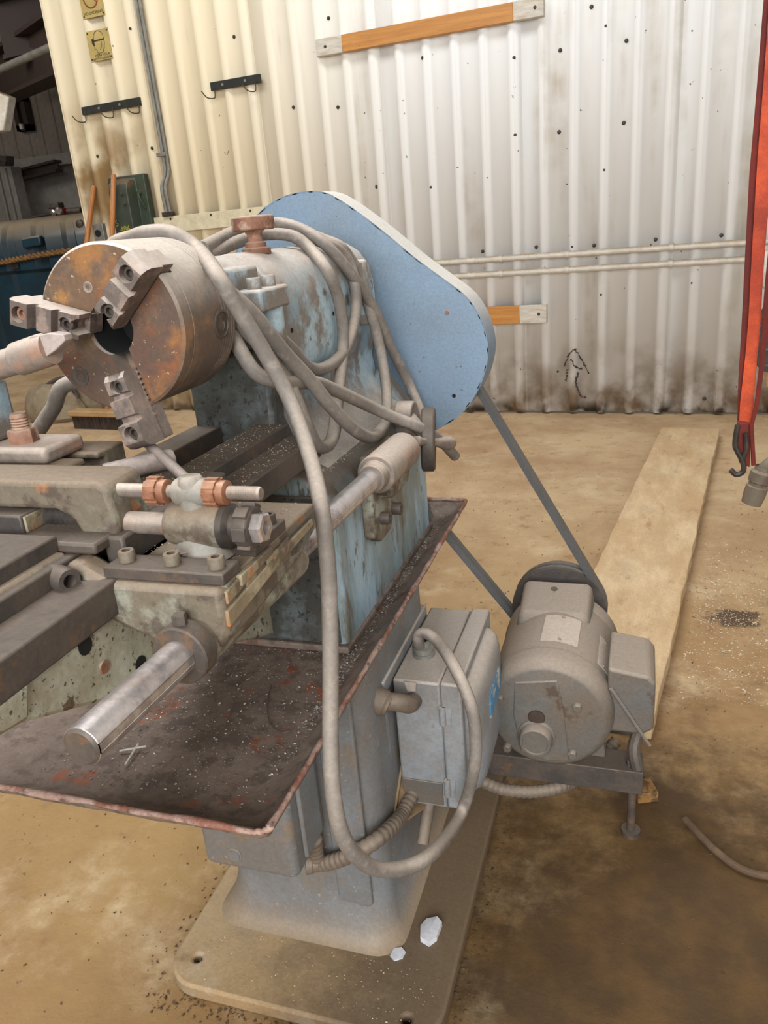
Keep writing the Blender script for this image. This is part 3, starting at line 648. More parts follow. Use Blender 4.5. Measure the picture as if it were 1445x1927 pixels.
# plank on the floor
pl = [P(1118, 1075, Z=.045), P(1245, 804, Z=.045), P(1354, 808, Z=.045), P(1228, 1345, Z=.045)]
d1 = (pl[1] - pl[0]).normalized(); d2 = (pl[2] - pl[3]).normalized(); dd = ((d1 + d2) / 2).normalized(); nn = V((dd.y, -dd.x, 0))
far_l = pl[1]; wd_ = (pl[2] - pl[1]).dot(nn); Lp = 2.62
g = G(); n_ = 40; ring = []
for i in range(n_ + 1):
    y_ = Lp * i / n_; j1, j2 = random.uniform(-.003, .003), random.uniform(-.003, .003)
    p = far_l - dd * y_
    ring.append([V((p.x, p.y, .0)) + nn * j1, V((p.x, p.y, .045)) + nn * j1, V((p.x, p.y, .045)) + nn * (wd_ + j2), V((p.x, p.y, .0)) + nn * (wd_ + j2)])
g.loft(ring); obj('wooden_plank', g, plank_mat, bevel=.003, label='long pale weathered plank lying on the floor beside the motor', cat='plank')
# cord on the floor at the right
pts = [P(1289, 1542, Z=.012), P(1320, 1575, Z=.014), P(1355, 1608, Z=.012), P(1395, 1635, Z=.010), P(1440, 1648, Z=.010), P(1500, 1650, Z=.010), P(1600, 1640, Z=.010)]
g = G(); g.tube(smoothpath(pts, 8), .0068, 10); obj('floor_cord', g, rope_dark, label='short curved brown cord end lying on the dark floor', cat='cord')

# hanging ratchet strap at the right
SY = 2.25
def ribbon(pxs, wpx, Y, thick=.004, twist=None):
    """webbing whose centre line follows pixels on the plane Y, width in pixels of the photo"""
    g = G(); rg = []
    for (x, y), wv, tw in zip(pxs, wpx, twist):
        c = P(x, y, Y=Y); wv = (P(x + wv / 2, y, Y=Y) - P(x - wv / 2, y, Y=Y)).length / 2
        a = V((math.cos(tw), math.sin(tw), 0)); b = V((-math.sin(tw), math.cos(tw), 0))
        hw = wv / max(.35, abs(math.cos(tw)))
        rg.append([c - a * hw - b * thick / 2, c + a * hw - b * thick / 2, c + a * hw + b * thick / 2, c - a * hw + b * thick / 2])
    # interpolate for smoothness
    out = []
    for i in range(len(rg) - 1):
        for j in range(6):
            t_ = j / 6; out.append([p.lerp(q, t_) for p, q in zip(rg[i], rg[i + 1])])
    out.append(rg[-1]); g.loft(out); return g
t = thing('ratchet_strap', 'orange and dark red cargo strap with a black hook hanging at the right', 'strap', tuple(P(1405, 890, Y=SY)))
obj('dark_webbing', ribbon([(1456, -60), (1446, 0), (1434, 160), (1420, 330), (1414, 480), (1408, 620), (1402, 720), (1398, 800)], [18, 18, 19, 20, 24, 26, 26, 22], SY + .02, twist=[.2] * 8), strap_dark, t, label='dark red webbing')
obj('orange_webbing', ribbon([(1474, -60), (1466, 0), (1454, 150), (1440, 300), (1430, 430), (1424, 520), (1420, 600), (1413, 680), (1405, 760), (1402, 800)], [34, 34, 32, 28, 24, 22, 22, 22, 24, 22], SY, twist=[-.3] * 10), strap_red, t, label='bright orange webbing')
obj('loose_tail', ribbon([(1458, 420), (1447, 520), (1440, 600), (1432, 700), (1424, 760), (1414, 800), (1416, 840), (1418, 876)], [14, 12, 11, 9, 8, 7, 7, 8], SY - .03, twist=[.5] * 8), strap_dark, t, label='dark red loose tail')
g = G(); g.prism([P(1388, 795, Y=SY - .02), P(1413, 797, Y=SY - .02), P(1411, 880, Y=SY - .02), P(1391, 872, Y=SY - .02)], (0, .03, 0)); obj('sewn_end', g, strap_dark, t, bevel=.003)
g = G(); g.tube(smoothpath([P(1388, 800, Y=SY - .03), P(1383, 835, Y=SY - .03), P(1388, 850, Y=SY - .03), P(1398, 870, Y=SY - .03), P(1398, 887, Y=SY - .03), P(1385, 893, Y=SY - .03), P(1375, 884, Y=SY - .03)], 6), .0075, 10); obj('hook', g, hook_mat, t, label='black bent hook')
g = G(); g.tube(smoothpath([P(1403, 815, Y=SY - .03), P(1404, 845, Y=SY - .03), P(1398, 862, Y=SY - .03)], 6), .0065, 10); obj('hook', g, hook_mat, t, label='black bent hook')
g = G(); top_ = P(1464, -60, Y=SY); g.tube([top_, V((top_.x + .05, top_.y, 4.99))], .022, 8); obj('upper_webbing', g, strap_dark, t)
# hose coupling and bracket hanging at the right edge
hp = [P(1413, 948, Y=2.3), P(1425, 915, Y=2.3), P(1436, 888, Y=2.3), P(1455, 872, Y=2.3), P(1490, 860, Y=2.32), P(1540, 800, Y=2.4), P(1560, 600, Y=2.5), P(1565, 300, Y=2.5)]
hp.append(V((hp[-1].x, hp[-1].y, 4.99)))
t = thing('hanging_hose', 'grey hose end with a ribbed coupling hanging beside the strap hook', 'hose', tuple(hp[0]))
g = G(); g.tube(smoothpath(hp[2:], 8), .022, 14); obj('hose', g, hose_mat, t)
d_ = hp[1] - hp[0]; g = G(); g.lathe(hp[0], d_, [(.020, .012), (.022, 0), (.027, .002), (.030, .03), (.030, .055), (.026, .058), (.026, .066), (.031, .07), (.031, .098), (.024, .104), (.024, .115)], 20); obj('coupling', g, hose_mat, t)
g = G(); g.prism([P(1424, 600, Y=2.6), P(1440, 575, Y=2.6), P(1470, 575, Y=2.6), P(1470, 700, Y=2.6), P(1440, 700, Y=2.6), P(1425, 690, Y=2.6)], (0, .02, 0))
t = thing('perforated_bracket', 'dark perforated metal bracket behind the loose strap tail', 'bracket', tuple(P(1450, 700, Y=2.6)))
obj('plate', g, hook_mat, t, bevel=.002)
for q in ((1433, 610), (1433, 640), (1433, 670), (1443, 655), (1443, 685)):
    g = G(); g.lathe(P(*q, Y=2.6), (0, -1, 0), [(.008, 0), (.008, .002), (.005, .002), (0, .0005)], 10); obj('hole_ring', g, steel_black, t)
g = G(); p_ = P(1447, 640, Y=2.61); g.tube([V((p_.x + .03, p_.y + .01, p_.z)), V((p_.x + .03, p_.y + .01, 4.99))], .012, 8); obj('hanger_rod', g, hook_mat, t)
g = G(); g.prism([P(1436, 470, Y=2.7), P(1490, 466, Y=2.7), P(1490, 560, Y=2.7), P(1436, 545, Y=2.7)], (0, .05, 0)); obj('pipe_box', g, white_pipe, t, bevel=.01)
g = G(); g.prism([P(1440, 690, Y=2.7), P(1480, 688, Y=2.7), P(1480, 735, Y=2.7), P(1442, 730, Y=2.7)], (0, .04, 0)); obj('wooden_block', g, brush_wood, t, bevel=.004)

# ------------------------------------------------------------------ the lathe
LA = thing('metal_lathe', 'old light blue and grey metal lathe with a big three jaw chuck on a pedestal', 'lathe', (-.485, 1.1, 0))
SXC, SZC = -.56, 1.069                              # spindle axis
# pedestal
g = G(); pl_ = rrect(-.72, -.25, .742, 1.52, .06)
g.loft([[V((x, y, z)) for x, y in pl_] for z in (0, .028)])
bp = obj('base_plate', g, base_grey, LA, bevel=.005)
hp_ = [P(372, 1802, Z=.028), P(765, 1917, Z=.028)]
cg = G()
for p in hp_: cg.cyl(V((p.x, p.y, -.01)), V((p.x, p.y, .05)), .0075, seg=16)
cut(bp, cg)
g = G()
def csec(z, x0, x1, y0, y1, r): return [V((x, y, z)) for x, y in rrect(x0, x1, y0, y1, r)]
g.loft([csec(.027, -.690, -.340, .862, 1.32, .05), csec(.034, -.682, -.350, .873, 1.31, .05), csec(.055, -.670, -.361, .884, 1.29, .05), csec(.09, -.66, -.367, .892, 1.275, .05), csec(.13, -.655, -.37, .895, 1.27, .05), csec(.545, -.65, -.372, .90, 1.27, .05)])
ped = obj('pedestal', g, ped_grey, LA, angle=50)
g = G(); g.loft([[V((x, .893, z)) for x, z in rrect(-.45, -.392, .10, .50, .01)], [V((x, .899, z)) for x, z in rrect(-.452, -.39, .098, .502, .01)]])
obj('front_panel', g, ped_grey, ped, bevel=.002)
# box hung under the tray at the front
g = G(); g.loft([[V((x, y, z)) for x, y in rrect(-.615 + i, -.458 - i, .785 + i, .90, .012)] for z, i in ((.252, .004), (.258, 0), (.545, 0))])
fb = obj('under_tray_box', g, ped_grey, LA, bevel=.004)
g = G(); g.obox((-.4545, .842, .40), (.004, 0, 0), (0, .03, 0), (0, 0, .13)); obj('side_rib', g, ped_grey, fb, bevel=.003)
p = P(441, 1608, Y=.785); g = G(); g.lathe((p.x, .786, p.z), (0, -1, 0), [(.0125, 0), (.0125, .002), (.010, .003), (.010, .004), (0, .004)], 18); obj('round_plug', g, ped_grey, fb)
# chip tray
g = G()
def tsec(x0, x1, y0, y1, r, z, jit=0):
    return [V((x, y, z + (random.uniform(-jit, jit) if jit else 0))) for x, y in rrect(x0, x1, y0, y1, r, 8)]
def dens(ring, k=12):
    o = []
    for i in range(len(ring)):
        a, b = ring[i], ring[(i + 1) % len(ring)]; n = max(1, int((b - a).length / .02))
        o += [a.lerp(b, j / n) for j in range(n)]
    return o
base_loop = dens(tsec(-.86, -.35, .550, 1.558, .012, 0))
cxt, cyt = -.605, 1.054
def inset(d, z, jit=0):
    hx, hy = .255, .504
    return [V((cxt + (p.x - cxt) * (hx - d) / hx + random.uniform(-jit, jit) * .5, cyt + (p.y - cyt) * (hy - d) / hy + random.uniform(-jit, jit) * .5, z + random.uniform(-jit, jit))) for p in base_loop]
rim_in = inset(.0, .577, .0012)
g.loft([inset(.045, .5475, .0006), inset(.036, .550), inset(.008, .570, .001), rim_in, inset(-.003, .577, .0015), inset(-.002, .571, .001), inset(.03, .546), inset(.04, .5435)])
tray = obj('chip_tray', g, tray_mat, LA, angle=60)
g = G(); rl = inset(-.001, .5785, .0012); rl.append(rl[0]); rl2 = rl
g.tube(rl2, lambda t_: .0038 + .0012 * math.sin(t_ * 173) * math.sin(t_ * 59), 7)
obj('rusty_rim', g, rim_mat, tray, angle=80, label='flaking rusty rim')
# flaking rim skin near the front corner
g = G()
for i in range(16):
    x = -.60 + i * .015; g.add([V((x, .556, .576)), V((x + .012, .556, .576)), V((x + .010, .5465, .579 + random.uniform(0, .003))), V((x + .002, .5465, .577 + random.uniform(0, .004)))], [(0, 1, 2, 3)])
for i in range(40):
    y = .60 + i * .022; g.add([V((-.354, y, .575)), V((-.354, y + .016, .575)), V((-.3455, y + .013, .578 + random.uniform(0, .003))), V((-.3455, y + .003, .5765 + random.uniform(0, .004)))], [(0, 1, 2, 3)])
ob_ = obj('paint_flakes', g, rim_mat, tray, kind='stuff')
# swarf lying on the tray
def chips(name, n, fn, mat, parent, s0, s1, **k):
    g = G()
    for i in range(n):
        c = fn(); a = random.uniform(0, 2 * PI); l = random.uniform(s0, s1); wv = l * random.uniform(.25, .6)
        u = V((math.cos(a), math.sin(a), random.uniform(-.2, .4))) * l; v = V((-math.sin(a), math.cos(a), 0)) * wv; h = V((0, 0, wv * .6))
        g.add([c, c + u * .6 + v, c + u, c + u * .4 + h], [(0, 1, 2), (0, 2, 3), (0, 3, 1), (1, 3, 2)])
    return obj(name, g, mat, parent, kind='stuff', **k)
def on_tray():
    if random.random() < .6: return V((random.uniform(-.405, -.372), random.uniform(.7, 1.48), .5485))
    return V((random.uniform(-.70, -.39), random.uniform(.61, .95), .5485))
chips('metal_swarf', 2600, on_tray, swarf_mat, tray, .0015, .005)
g = G(); pts = [P(510, 1290, Z=.551), P(503, 1325, Z=.551), P(508, 1360, Z=.551), P(530, 1378, Z=.551), P(560, 1372, Z=.551)]
g.tube(smoothpath(pts, 6), .0008, 6); obj('wire_curl', g, steel_black, tray)
for a_, b_ in (((236, 1438), (260, 1400)), ((225, 1413), (275, 1404))):
    g = G(); g.tube([P(*a_, Z=.552), P(*b_, Z=.555)], .0013, 6); obj('twig', g, wood_white, tray)
# bed
g = G(); prof = [(-.25, .835), (.35, .832), (.97, .56), (.97, .845), (-.25, .845)]
prof1 = [(-.25, .835), (.35, .832), (.64, .704), (.64, .845), (-.25, .845)]; prof2 = [(.64, .704), (.97, .56), (.97, .845), (.64, .845)]
g.prism([V((-.625, y, z)) for y, z in prof1], (.185, 0, 0)); g.prism([V((-.625, y, z)) for y, z in prof2], (.095, 0, 0))
bed = obj('bed', g, bed_green, LA, bevel=.004)
for x0, x1, z0, z1, nm in ((-.632, -.585, .84, .895, 'rear_way'), (-.530, -.478, .84, .897, 'front_way'), (-.479, -.432, .848, .880, 'flat_way')):
    g = G(); g.box((x0, -.25, z0), (x1, .99, z1)); obj(nm, g, steel_dark, bed, bevel=.002)
for q in ((160, 1215), (265, 1250)):
    p = P(*q, X=-.44); g = G(); g.lathe(p + V((-.001, 0, 0)), (1, 0, 0), [(.0085, 0), (.0085, .0016), (0, .0016)], 14); obj('tapped_hole', g, hole_mat, bed)
p = P(195, 1255, X=-.44); g = G(); g.lathe(p, (1, 0, 0), [(.0065, 0), (.006, .002), (0, .0025)], 12); obj('plug', g, rusty, bed)
g = G(); g.prism([V((-.445, y, z)) for y, z in ((-.25, .834), (.31, .834), (.385, .822), (.398, .862), (-.25, .862))], (.012, 0, 0)); obj('end_cover', g, bed_green, bed, bevel=.003)
# headstock casting: one section pushed along the spindle axis
right = [(-.41, .552), (-.41, .775), (-.416, .797), (-.432, .815), (-.458, .833), (-.482, .855), (-.498, .885), (-.503, .92), (-.498, .945), (-.490, .97), (-.487, 1.01), (-.487, 1.055), (-.494, 1.088), (-.512, 1.113), (-.535, 1.128), (-.56, 1.133)]
full = right + [(2 * SXC - x, z) for x, z in right[-2::-1]]
lower = right[:8]; lowfull = lower + [(2 * SXC - x, z) for x, z in lower[::-1]]
g = G()
def hsec(pts, y, k=1.0, zc=.9): return [V((SXC + (x - SXC) * k, y, z)) for x, z in pts]
g.loft([hsec(full, 1.02), hsec(full, 1.30), hsec(full, 1.43), hsec(full, 1.46)])
hs = obj('headstock', g, head_blue, LA, bevel=.004, angle=45)
# lower block of the headstock with its own dirty paint, upright face below the spindle
g = G(); g.loft([[V((x, y, z)) for x, z in ((-.408, .55), (-.408, .772), (-.414, .795), (-.432, .8155), (-.462, .834), (-.66, .834), (-.69, .81), (-.712, .77), (-.712, .55))] for y in (.955, 1.462)])
obj('headstock_base', g, base_blue, hs, bevel=.01, seg=3, angle=45)
g = G(); g.loft([[V((x, y, z)) for x, z in ((-.462, .834), (-.486, .862), (-.500, .90), (-.497, .96), (-.52, 1.0), (-.60, 1.0), (-.628, .96), (-.628, .83), (-.60, .81), (-.48, .81))] for y in (.985, 1.03)])
obj('front_upright', g, dark_blue, hs, bevel=.006, angle=45)
g = G(); g.box((-.70, .9495, .562), (-.418, .956, .80)); obj('front_face', g, dark_blue, hs, bevel=.004)
g = G(); g.loft([[V((x, y, z)) for x, z in ((-.404, .548), (-.404, .560), (-.716, .560), (-.716, .548))] for y in (.945, 1.47)]); obj('foot_flange', g, tray_mat, hs, bevel=.003)
g = G(); g.lathe((SXC, 1.03, SZC), (0, -1, 0), [(.063, 0), (.063, .10), (.058, .11), (.05, .112), (.05, .17), (0, .17)], 40); obj('spindle_nose', g, head_blue, hs, bevel=.003)
g = G(); g.loft([[V((-.488, 1.035, .94)), V((-.488, 1.15, .94)), V((-.488, 1.15, 1.09)), V((-.488, 1.035, 1.09))], [V((-.484, 1.045, .95)), V((-.484, 1.14, .95)), V((-.484, 1.14, 1.08)), V((-.484, 1.045, 1.08))]])
for q in ((526, 572), (627, 590), (549, 622), (547, 650)):
    p = P(*q, X=-.4865); g = G(); g.lathe(p, (1, 0, 0), [(.0035, 0), (.0035, .001), (0, .0005)], 10); obj('small_hole', g, hole_mat, hs)
p = P(546, 650, X=-.4865); g = G(); g.lathe(p, (1, 0, .1), [(.009, 0), (.009, .0012), (0, .0006)], 14); obj('oil_hole', g, hole_mat, hs)
# clamp cap on the side of the bearing
c0, c1 = P(452, 560, X=-.452), P(516, 532, X=-.452)
g = G(); g.box((-.515, .905, 1.062), (-.452, .992, 1.090)); cc = obj('clamp_cap', g, head_blue, hs, bevel=.004)
g = G(); g.box((-.545, .91, 1.085), (-.49, .985, 1.118)); obj('clamp_ear', g, head_blue, hs, bevel=.006)
for y in (.925, .968):
    g = G(); g.socket((-.470, y, 1.090), (0, 0, 1), .0095, .014); obj('cap_screw', g, head_blue, hs)
g = G(); g.lathe((-.474, .962, 1.068), (0, 0, -1), [(.021, 0), (.021, .05), (.018, .056), (0, .056)], 24); obj('round_boss', g, head_blue, hs)
# knob on the top
kx, ky = -.553, 1.112
g = G(); g.lathe((kx, ky, 1.128), (0, 0, 1), [(.022, 0), (.022, .008), (.016, .010), (.016, .016), (.011, .018), (.011, .028), (.016, .034)], 28); kn = obj('knob_stem', g, rusty, hs)
g = G(); g.lathe((kx, ky, 1.162), (0, 0, 1), [(0, 0), (.030, 0), (.032, .002), (.032, .018), (.030, .020), (0, .020)], 28); obj('top_knob', g, rusty, hs, bevel=.001, label='rusty round knob')
g = G(); g.box((-.53, 1.36, .985), (-.468, 1.378, 1.10)); obj('rear_flange', g, head_blue, hs, bevel=.006)
g = G(); g.prism([V((-.487, 1.43, .90)), V((-.44, 1.43, .83)), V((-.40, 1.43, .80)), V((-.40, 1.43, .77)), V((-.55, 1.43, .77))], (0, .05, 0)); obj('rear_web', g, base_blue, hs, bevel=.01)
# belt guard
face_px = [(472, 417), (500, 390), (530, 372), (560, 363), (590, 360), (615, 364), (640, 377), (670, 397), (720, 435), (780, 485), (830, 522), (870, 552), (890, 575), (905, 602), (915, 635), (918, 665), (912, 700), (898, 735), (875, 770), (838, 800)]
fp = [P(*q, Y=1.49) for q in face_px]
fp = [V((p.x, 1.49, p.z)) for p in fp] + [V((-.46, 1.49, .725)), V((-.56, 1.49, .73)), V((-.66, 1.49, .80)), V((-.74, 1.49, .92)), V((-.785, 1.49, 1.03)), V((-.790, 1.49, 1.10)), V((-.778, 1.49, 1.15))]
sm = smoothpath(fp + [fp[0]], 4)[:-1]
g = G(); g.prism(sm, (0, .003, 0)); bg_ = obj('belt_guard', g, guard_blue, LA, angle=30)
# rim, left open underneath where the belts leave
i0 = min(range(len(sm)), key=lambda i: (sm[i] - V((-.376, 1.49, .76))).length); i1 = min(range(len(sm)), key=lambda i: (sm[i] - V((-.66, 1.49, .80))).length)
loop = sm[i1:] + sm[:i0 + 1]
cg_ = sum(loop, V()) / len(loop)
g = G(); rg = []
for i, p in enumerate(loop):
    a, b = loop[max(i - 1, 0)], loop[min(i + 1, len(loop) - 1)]; t_ = (b - a).normalized(); nrm = V((t_.z, 0, -t_.x))
    if nrm.dot(p - cg_) < 0: nrm = -nrm
    rg.append([p + nrm * .001, p + nrm * .001 + V((0, .085, 0)), p - nrm * .002 + V((0, .085, 0)), p - nrm * .002])
g.loft(rg); obj('guard_rim', g, guard_blue, bg_, angle=30)
p = P(854, 745, Y=1.489); g = G(); g.lathe((p.x, 1.4895, p.z), (0, -1, 0), [(.004, 0), (.004, .0008), (0, .0004)], 10); obj('bolt_hole', g, hole_mat, bg_)
p = P(841, 588, Y=1.489); g = G(); g.lathe((p.x, 1.4895, p.z), (0, -1, 0), [(.0045, 0), (.004, .002), (0, .003)], 10); obj('rivet', g, rusty, bg_)
# pulley in the guard
PCX, PCZ, PCR = -.60, 1.06, .11
BYP = 1.545
def pulley(g, c, r, y0, n=2, pitch=.018):
    pr = [(0, 0), (r, 0)]; t = .003
    for i in range(n): pr += [(r, t), (r - .012, t + .006), (r - .012, t + .010), (r, t + .016)]; t += pitch
    pr += [(r, t + .002), (0, t + .002)]
    g.lathe((c[0], y0, c[1]), (0, 1, 0), pr, 40)
# chuck
CY0, CY1, CR = .742, .862, .0925
g = G(); g.lathe((SXC, CY1, SZC), (0, -1, 0), [(0, 0), (.075, 0), (CR - .003, .0), (CR, .003)] + [q for i in range(5) for q in ((CR, .006 + i * .006), (CR - .0009, .0066 + i * .006), (CR - .0009, .0080 + i * .006), (CR, .0086 + i * .006))] + [(CR, CY1 - CY0 - .022), (CR - .0006, CY1 - CY0 - .0215), (CR - .0006, CY1 - CY0 - .019), (CR, CY1 - CY0 - .0185), (CR, CY1 - CY0 - .003), (CR - .003, CY1 - CY0), (0, CY1 - CY0)], 96)
ch = obj('chuck', g, chuck_mat, LA, label='big rusty three jaw chuck', angle=30)
ANG = (44, 164, 284)
cg = G(); cg.cyl((SXC, CY0 - .02, SZC), (SXC, CY0 + .115, SZC), .029, seg=40)
cut(ch, cg)
cg = G()
for a in ANG:
    r_ = V((math.cos(math.radians(a)), 0, math.sin(math.radians(a)))); w_ = V((-r_.z, 0, r_.x))
    cg2 = G(); cg2.obox(V((SXC, CY0 + .012, SZC)) + r_ * .06, r_ * .05, V((0, .0125, 0)), w_ * .0125); cut(ch, cg2)
g = G(); g.cyl((SXC, CY0 + .06, SZC), (SXC, CY0 + .112, SZC), .0288, seg=40); obj('spindle_bore_shade', g, hole_mat, ch); g = G(); g.lathe((SXC, CY0 + .006, SZC), (0, 1, 0), [(.0289, 0), (.0289, .06), (.0280, .06), (.0280, 0), (.0289, 0)], 40); obj('bore_shade', g, hole_mat, ch)  # black plug and lining put the bore's shade into colour
ch.data.materials.append(chuck_face)
cen = V((SXC, CY0, SZC)) - loc_of(ch)
for f in ch.data.polygons:
    if f.normal.y < -.9 and abs(f.center.y - cen.y) < .002: f.material_index = 1
OFFS = (.004, .010, .034)
for a, of in zip(ANG, OFFS):
    r_ = V((math.cos(math.radians(a)), 0, math.sin(math.radians(a)))); w_ = V((-r_.z, 0, r_.x)); o_ = V((0, -1, 0)); c_ = V((SXC, CY0, SZC)) + r_ * of
    def jp(r, h, wv=0): return c_ + r_ * r + o_ * h + w_ * wv
    # master jaw with rack teeth in the slot
    g = G(); pf = [(.014, -.020), (.014, .004), (.098, .004), (.098, -.020)]
    g.prism([jp(r, h, -.0115) for r, h in pf], w_ * .023)
    obj('master_jaw', g, jaw_mat, ch, bevel=.001)
    g = G(); pf = [(.013, .003), (.013, .024), (.019, .030), (.034, .030), (.036, .024), (.040, .024), (.041, .034), (.060, .034), (.062, .026), (.067, .026), (.069, .038), (.090, .038), (.096, .032), (.0985, .024), (.0985, .003)]
    g.prism([jp(r, h, -.0135) for r, h in pf], w_ * .027)
    j = obj('jaw', g, jaw_mat, ch, bevel=.0018)
    g2 = G(); g2.cyl(jp(.027, .018), jp(.027, .06), .0082, seg=20); g2.cyl(jp(.080, .024), jp(.080, .06), .0088, seg=20); g2.cyl(jp(.012, .0, .0), jp(.012, .06), .009, seg=20)
    cut(j, g2)
    for rr, h0 in ((.027, .018), (.080, .024)):
        g = G(); g.lathe(jp(rr, h0), o_, [(0.0076, 0), (.0076, .007), (.0066, .008), (.0042, .008), (.004, .003), (0, .003)], 16)
        obj('jaw_screw', g, rusty if (a == 164 and rr > .05) else steel_black, ch)
    # rack serrations on the side of the inner end
    g = G()
    for i in range(9):
        g.obox(jp(.018 + i * .0062, .002, .0137), r_ * .0018, o_ * .003, w_ * .0012)
    obj('rack_teeth', g, jaw_mat, ch)
for q, rr, mt in (((166, 541), .0065, steel_mid), ((151, 709), .0115, steel_dark)):
    p = P(*q, Y=CY0); g = G(); g.lathe((p.x, CY0 + .001, p.z), (0, -1, 0), [(rr, 0), (rr, .0018), (rr * .82, .0022), (rr * .6, .0016), (rr * .4, .0016), (rr * .35, .0005), (0, .0005)], 18); obj('face_screw', g, mt, ch)
# key socket on the chuck rim
ka = math.radians(-6); kd = V((math.cos(ka), 0, math.sin(ka))); kp = V((SXC, .825, SZC)) + kd * (CR - .0015)
g = G(); g.lathe(kp, kd, [(.0165, 0), (.0165, .002), (.0145, .0028), (.0140, .0016), (.009, .0016), (.0075, .0022), (.0065, -.004), (0, -.004)], 24); obj('key_socket', g, steel_dark, ch)
# feed shaft with keyway, collar, bracket
sa, sb = P(150, 1409, X=-.360), P(735, 868, X=-.360); sd = (sb - sa).normalized(); sr = .0155
g = G(); up_ = V((0, 0, 1)); su = (up_ - sd * up_.dot(sd)).normalized(); sv = sd.cross(su)
if sv.x < 0: sv = -sv
ring = []
for i in range(40):
    a = 2 * PI * i / 40; ring.append((math.cos(a) * sr, math.sin(a) * sr))
kw = []                                             # circle with a key slot facing right and down
ka = math.radians(2)
for x, y in ring:
    t_ = math.atan2(y, x); d_ = (t_ - ka + PI) % (2 * PI) - PI
    if abs(d_) < .22:
        if not kw or kw[-1] != 'k': kw.append('k')
    else: kw.append((x, y))
pr = []
for e_ in kw:
    if e_ == 'k':
        for da, rr in ((-.20, sr), (-.30, sr - .006), (.30, sr - .006), (.20, sr)): pr.append((math.cos(ka + da) * rr, math.sin(ka + da) * rr))
    else: pr.append(e_)
k0 = kw.index('k')
def shsec(p): return [p + sv * x + su * y for x, y in pr]
g.loft([shsec(sa + sd * .002), shsec(sb)])
fs = obj('feed_shaft', g, steel_bright, LA, bevel=.0008, label='bright keyed steel shaft')
g = G(); g.lathe(sa + sd * .002, -sd, [(sr - .0005, 0), (sr - .003, .002), (0, .0022)], 32); obj('shaft_end', g, steel_dark, fs)
g = G(); cp = P(335, 1228, X=-.36); tcol = (cp - sa).dot(sd); cp = sa + sd * tcol
g.lathe(cp, sd, [(sr, 0), (.025, 0), (.0265, .0015), (.0265, .018), (.025, .0195), (sr, .0195)], 40); col_ = obj('shaft_collar', g, steel_dark, fs, label='dark steel collar ring')
g = G(); g.hexa(cp + su * .0255 + sd * .010, su, .0065, .010); obj('collar_screw', g, steel_dark, fs)
# bearing bracket on the headstock
b0 = sa + sd * ((P(697, 893, X=-.36) - sa).dot(sd)); b1 = b0 + sd * .165
g = G(); g.lathe(b0, sd, [(sr, 0), (.0205, 0), (.0205, .012), (.0215, .014), (.0215, .022), (.028, .023), (.029, .025), (.029, .165), (.024, .17), (0, .17)], 36)
br = obj('bearing_bracket', g, steel_mid, LA, bevel=.001)
g = G(); y0, y1 = 1.062, 1.205
g.prism([V((-.409, y, z)) for y, z in ((1.066, .782), (1.066, .690), (1.095, .672), (1.15, .672), (1.165, .690), (1.235, .735), (1.250, .80), (1.20, .82), (1.08, .82))], (.020, 0, 0))
g.prism([V((-.40, y, z)) for y, z in ((1.085, .80), (1.10, .745), (1.19, .745), (1.24, .80))], (.035, 0, 0))
obj('bracket_plate', g, sad_green, br, bevel=.004)
for q in ((716, 920), (722, 975), (744, 957)):
    p = P(*q, X=-.385); g = G(); g.socket(V((-.390, p.y, p.z)), (1, 0, 0), .0105, .016); obj('bracket_bolt', g, steel_dark, br)
# clevis, hand wheel and lever behind the bracket
hw = P(806, 827, X=-.345)
g = G(); g.lathe(hw - V((.012, 0, 0)), (1, .22, -.05), [(.028, 0), (.052, 0), (.056, .003), (.056, .021), (.052, .024), (.030, .024), (.027, .020), (.027, .004), (.028, 0)], 40); obj('hand_wheel', g, steel_dark, br, bevel=.001, label='dark steel hand wheel ring')
g = G(); ct = P(768, 783, X=-.40); g.lathe(ct + V((-.02, 0, 0)), (1, 0, 0), [(0, 0), (.026, 0), (.028, .003), (.028, .03), (.026, .033), (0, .033)], 28); g.box((ct.x - .02, ct.y - .022, ct.z - .06), (ct.x + .013, ct.y + .022, ct.z)); obj('clevis', g, steel_mid, br, bevel=.002)
g = G(); g.cyl(ct, hw, .012); obj('wheel_hub', g, steel_mid, br)
l0, l1 = P(782, 830, X=-.345), P(852, 834, X=-.315)
ld = (l1 - l0); L_ = ld.length
g = G(); g.lathe(l0, ld, [(0, 0), (.0085, 0), (.0085, .08 * L_), (.0065, .12 * L_), (.0058, .3 * L_), (.0075, .5 * L_), (.0115, .75 * L_), (.0125, .87 * L_), (.0095, .97 * L_), (0, L_)], 24); obj('hand_lever', g, steel_mid, br, label='tapered steel hand lever')
# saddle
g = G(); g.prism([V((-.327, y, z)) for y, z in ((.515, .880), (.715, .880), (.715, .852), (.66, .838), (.56, .828), (.515, .828))], (-.155, 0, 0))
sd_ = obj('saddle', g, sad_green, LA, bevel=.003)
g = G(); g.box((-.325, .60, .846), (-.3225, .69, .868)); 
g = G(); g.prism([V((x, .505, z)) for x, z in ((-.3262, .8785), (-.44, .8785), (-.470, .895), (-.482, .893), (-.486, .872), (-.478, .862), (-.455, .845), (-.425, .832), (-.40, .822), (-.38, .812), (-.345, .812), (-.3262, .83))], (0, .03, 0)); obj('saddle_front_wall', g, sad_green, sd_, bevel=.006)
g = G(); g.prism([V((-.3275, y, z)) for y, z in ((.508, .858), (.60, .866), (.70, .868), (.70, .860), (.60, .852), (.508, .842))], (.004, 0, 0)); obj('side_rib', g, strip_cream, sd_, bevel=.0015)
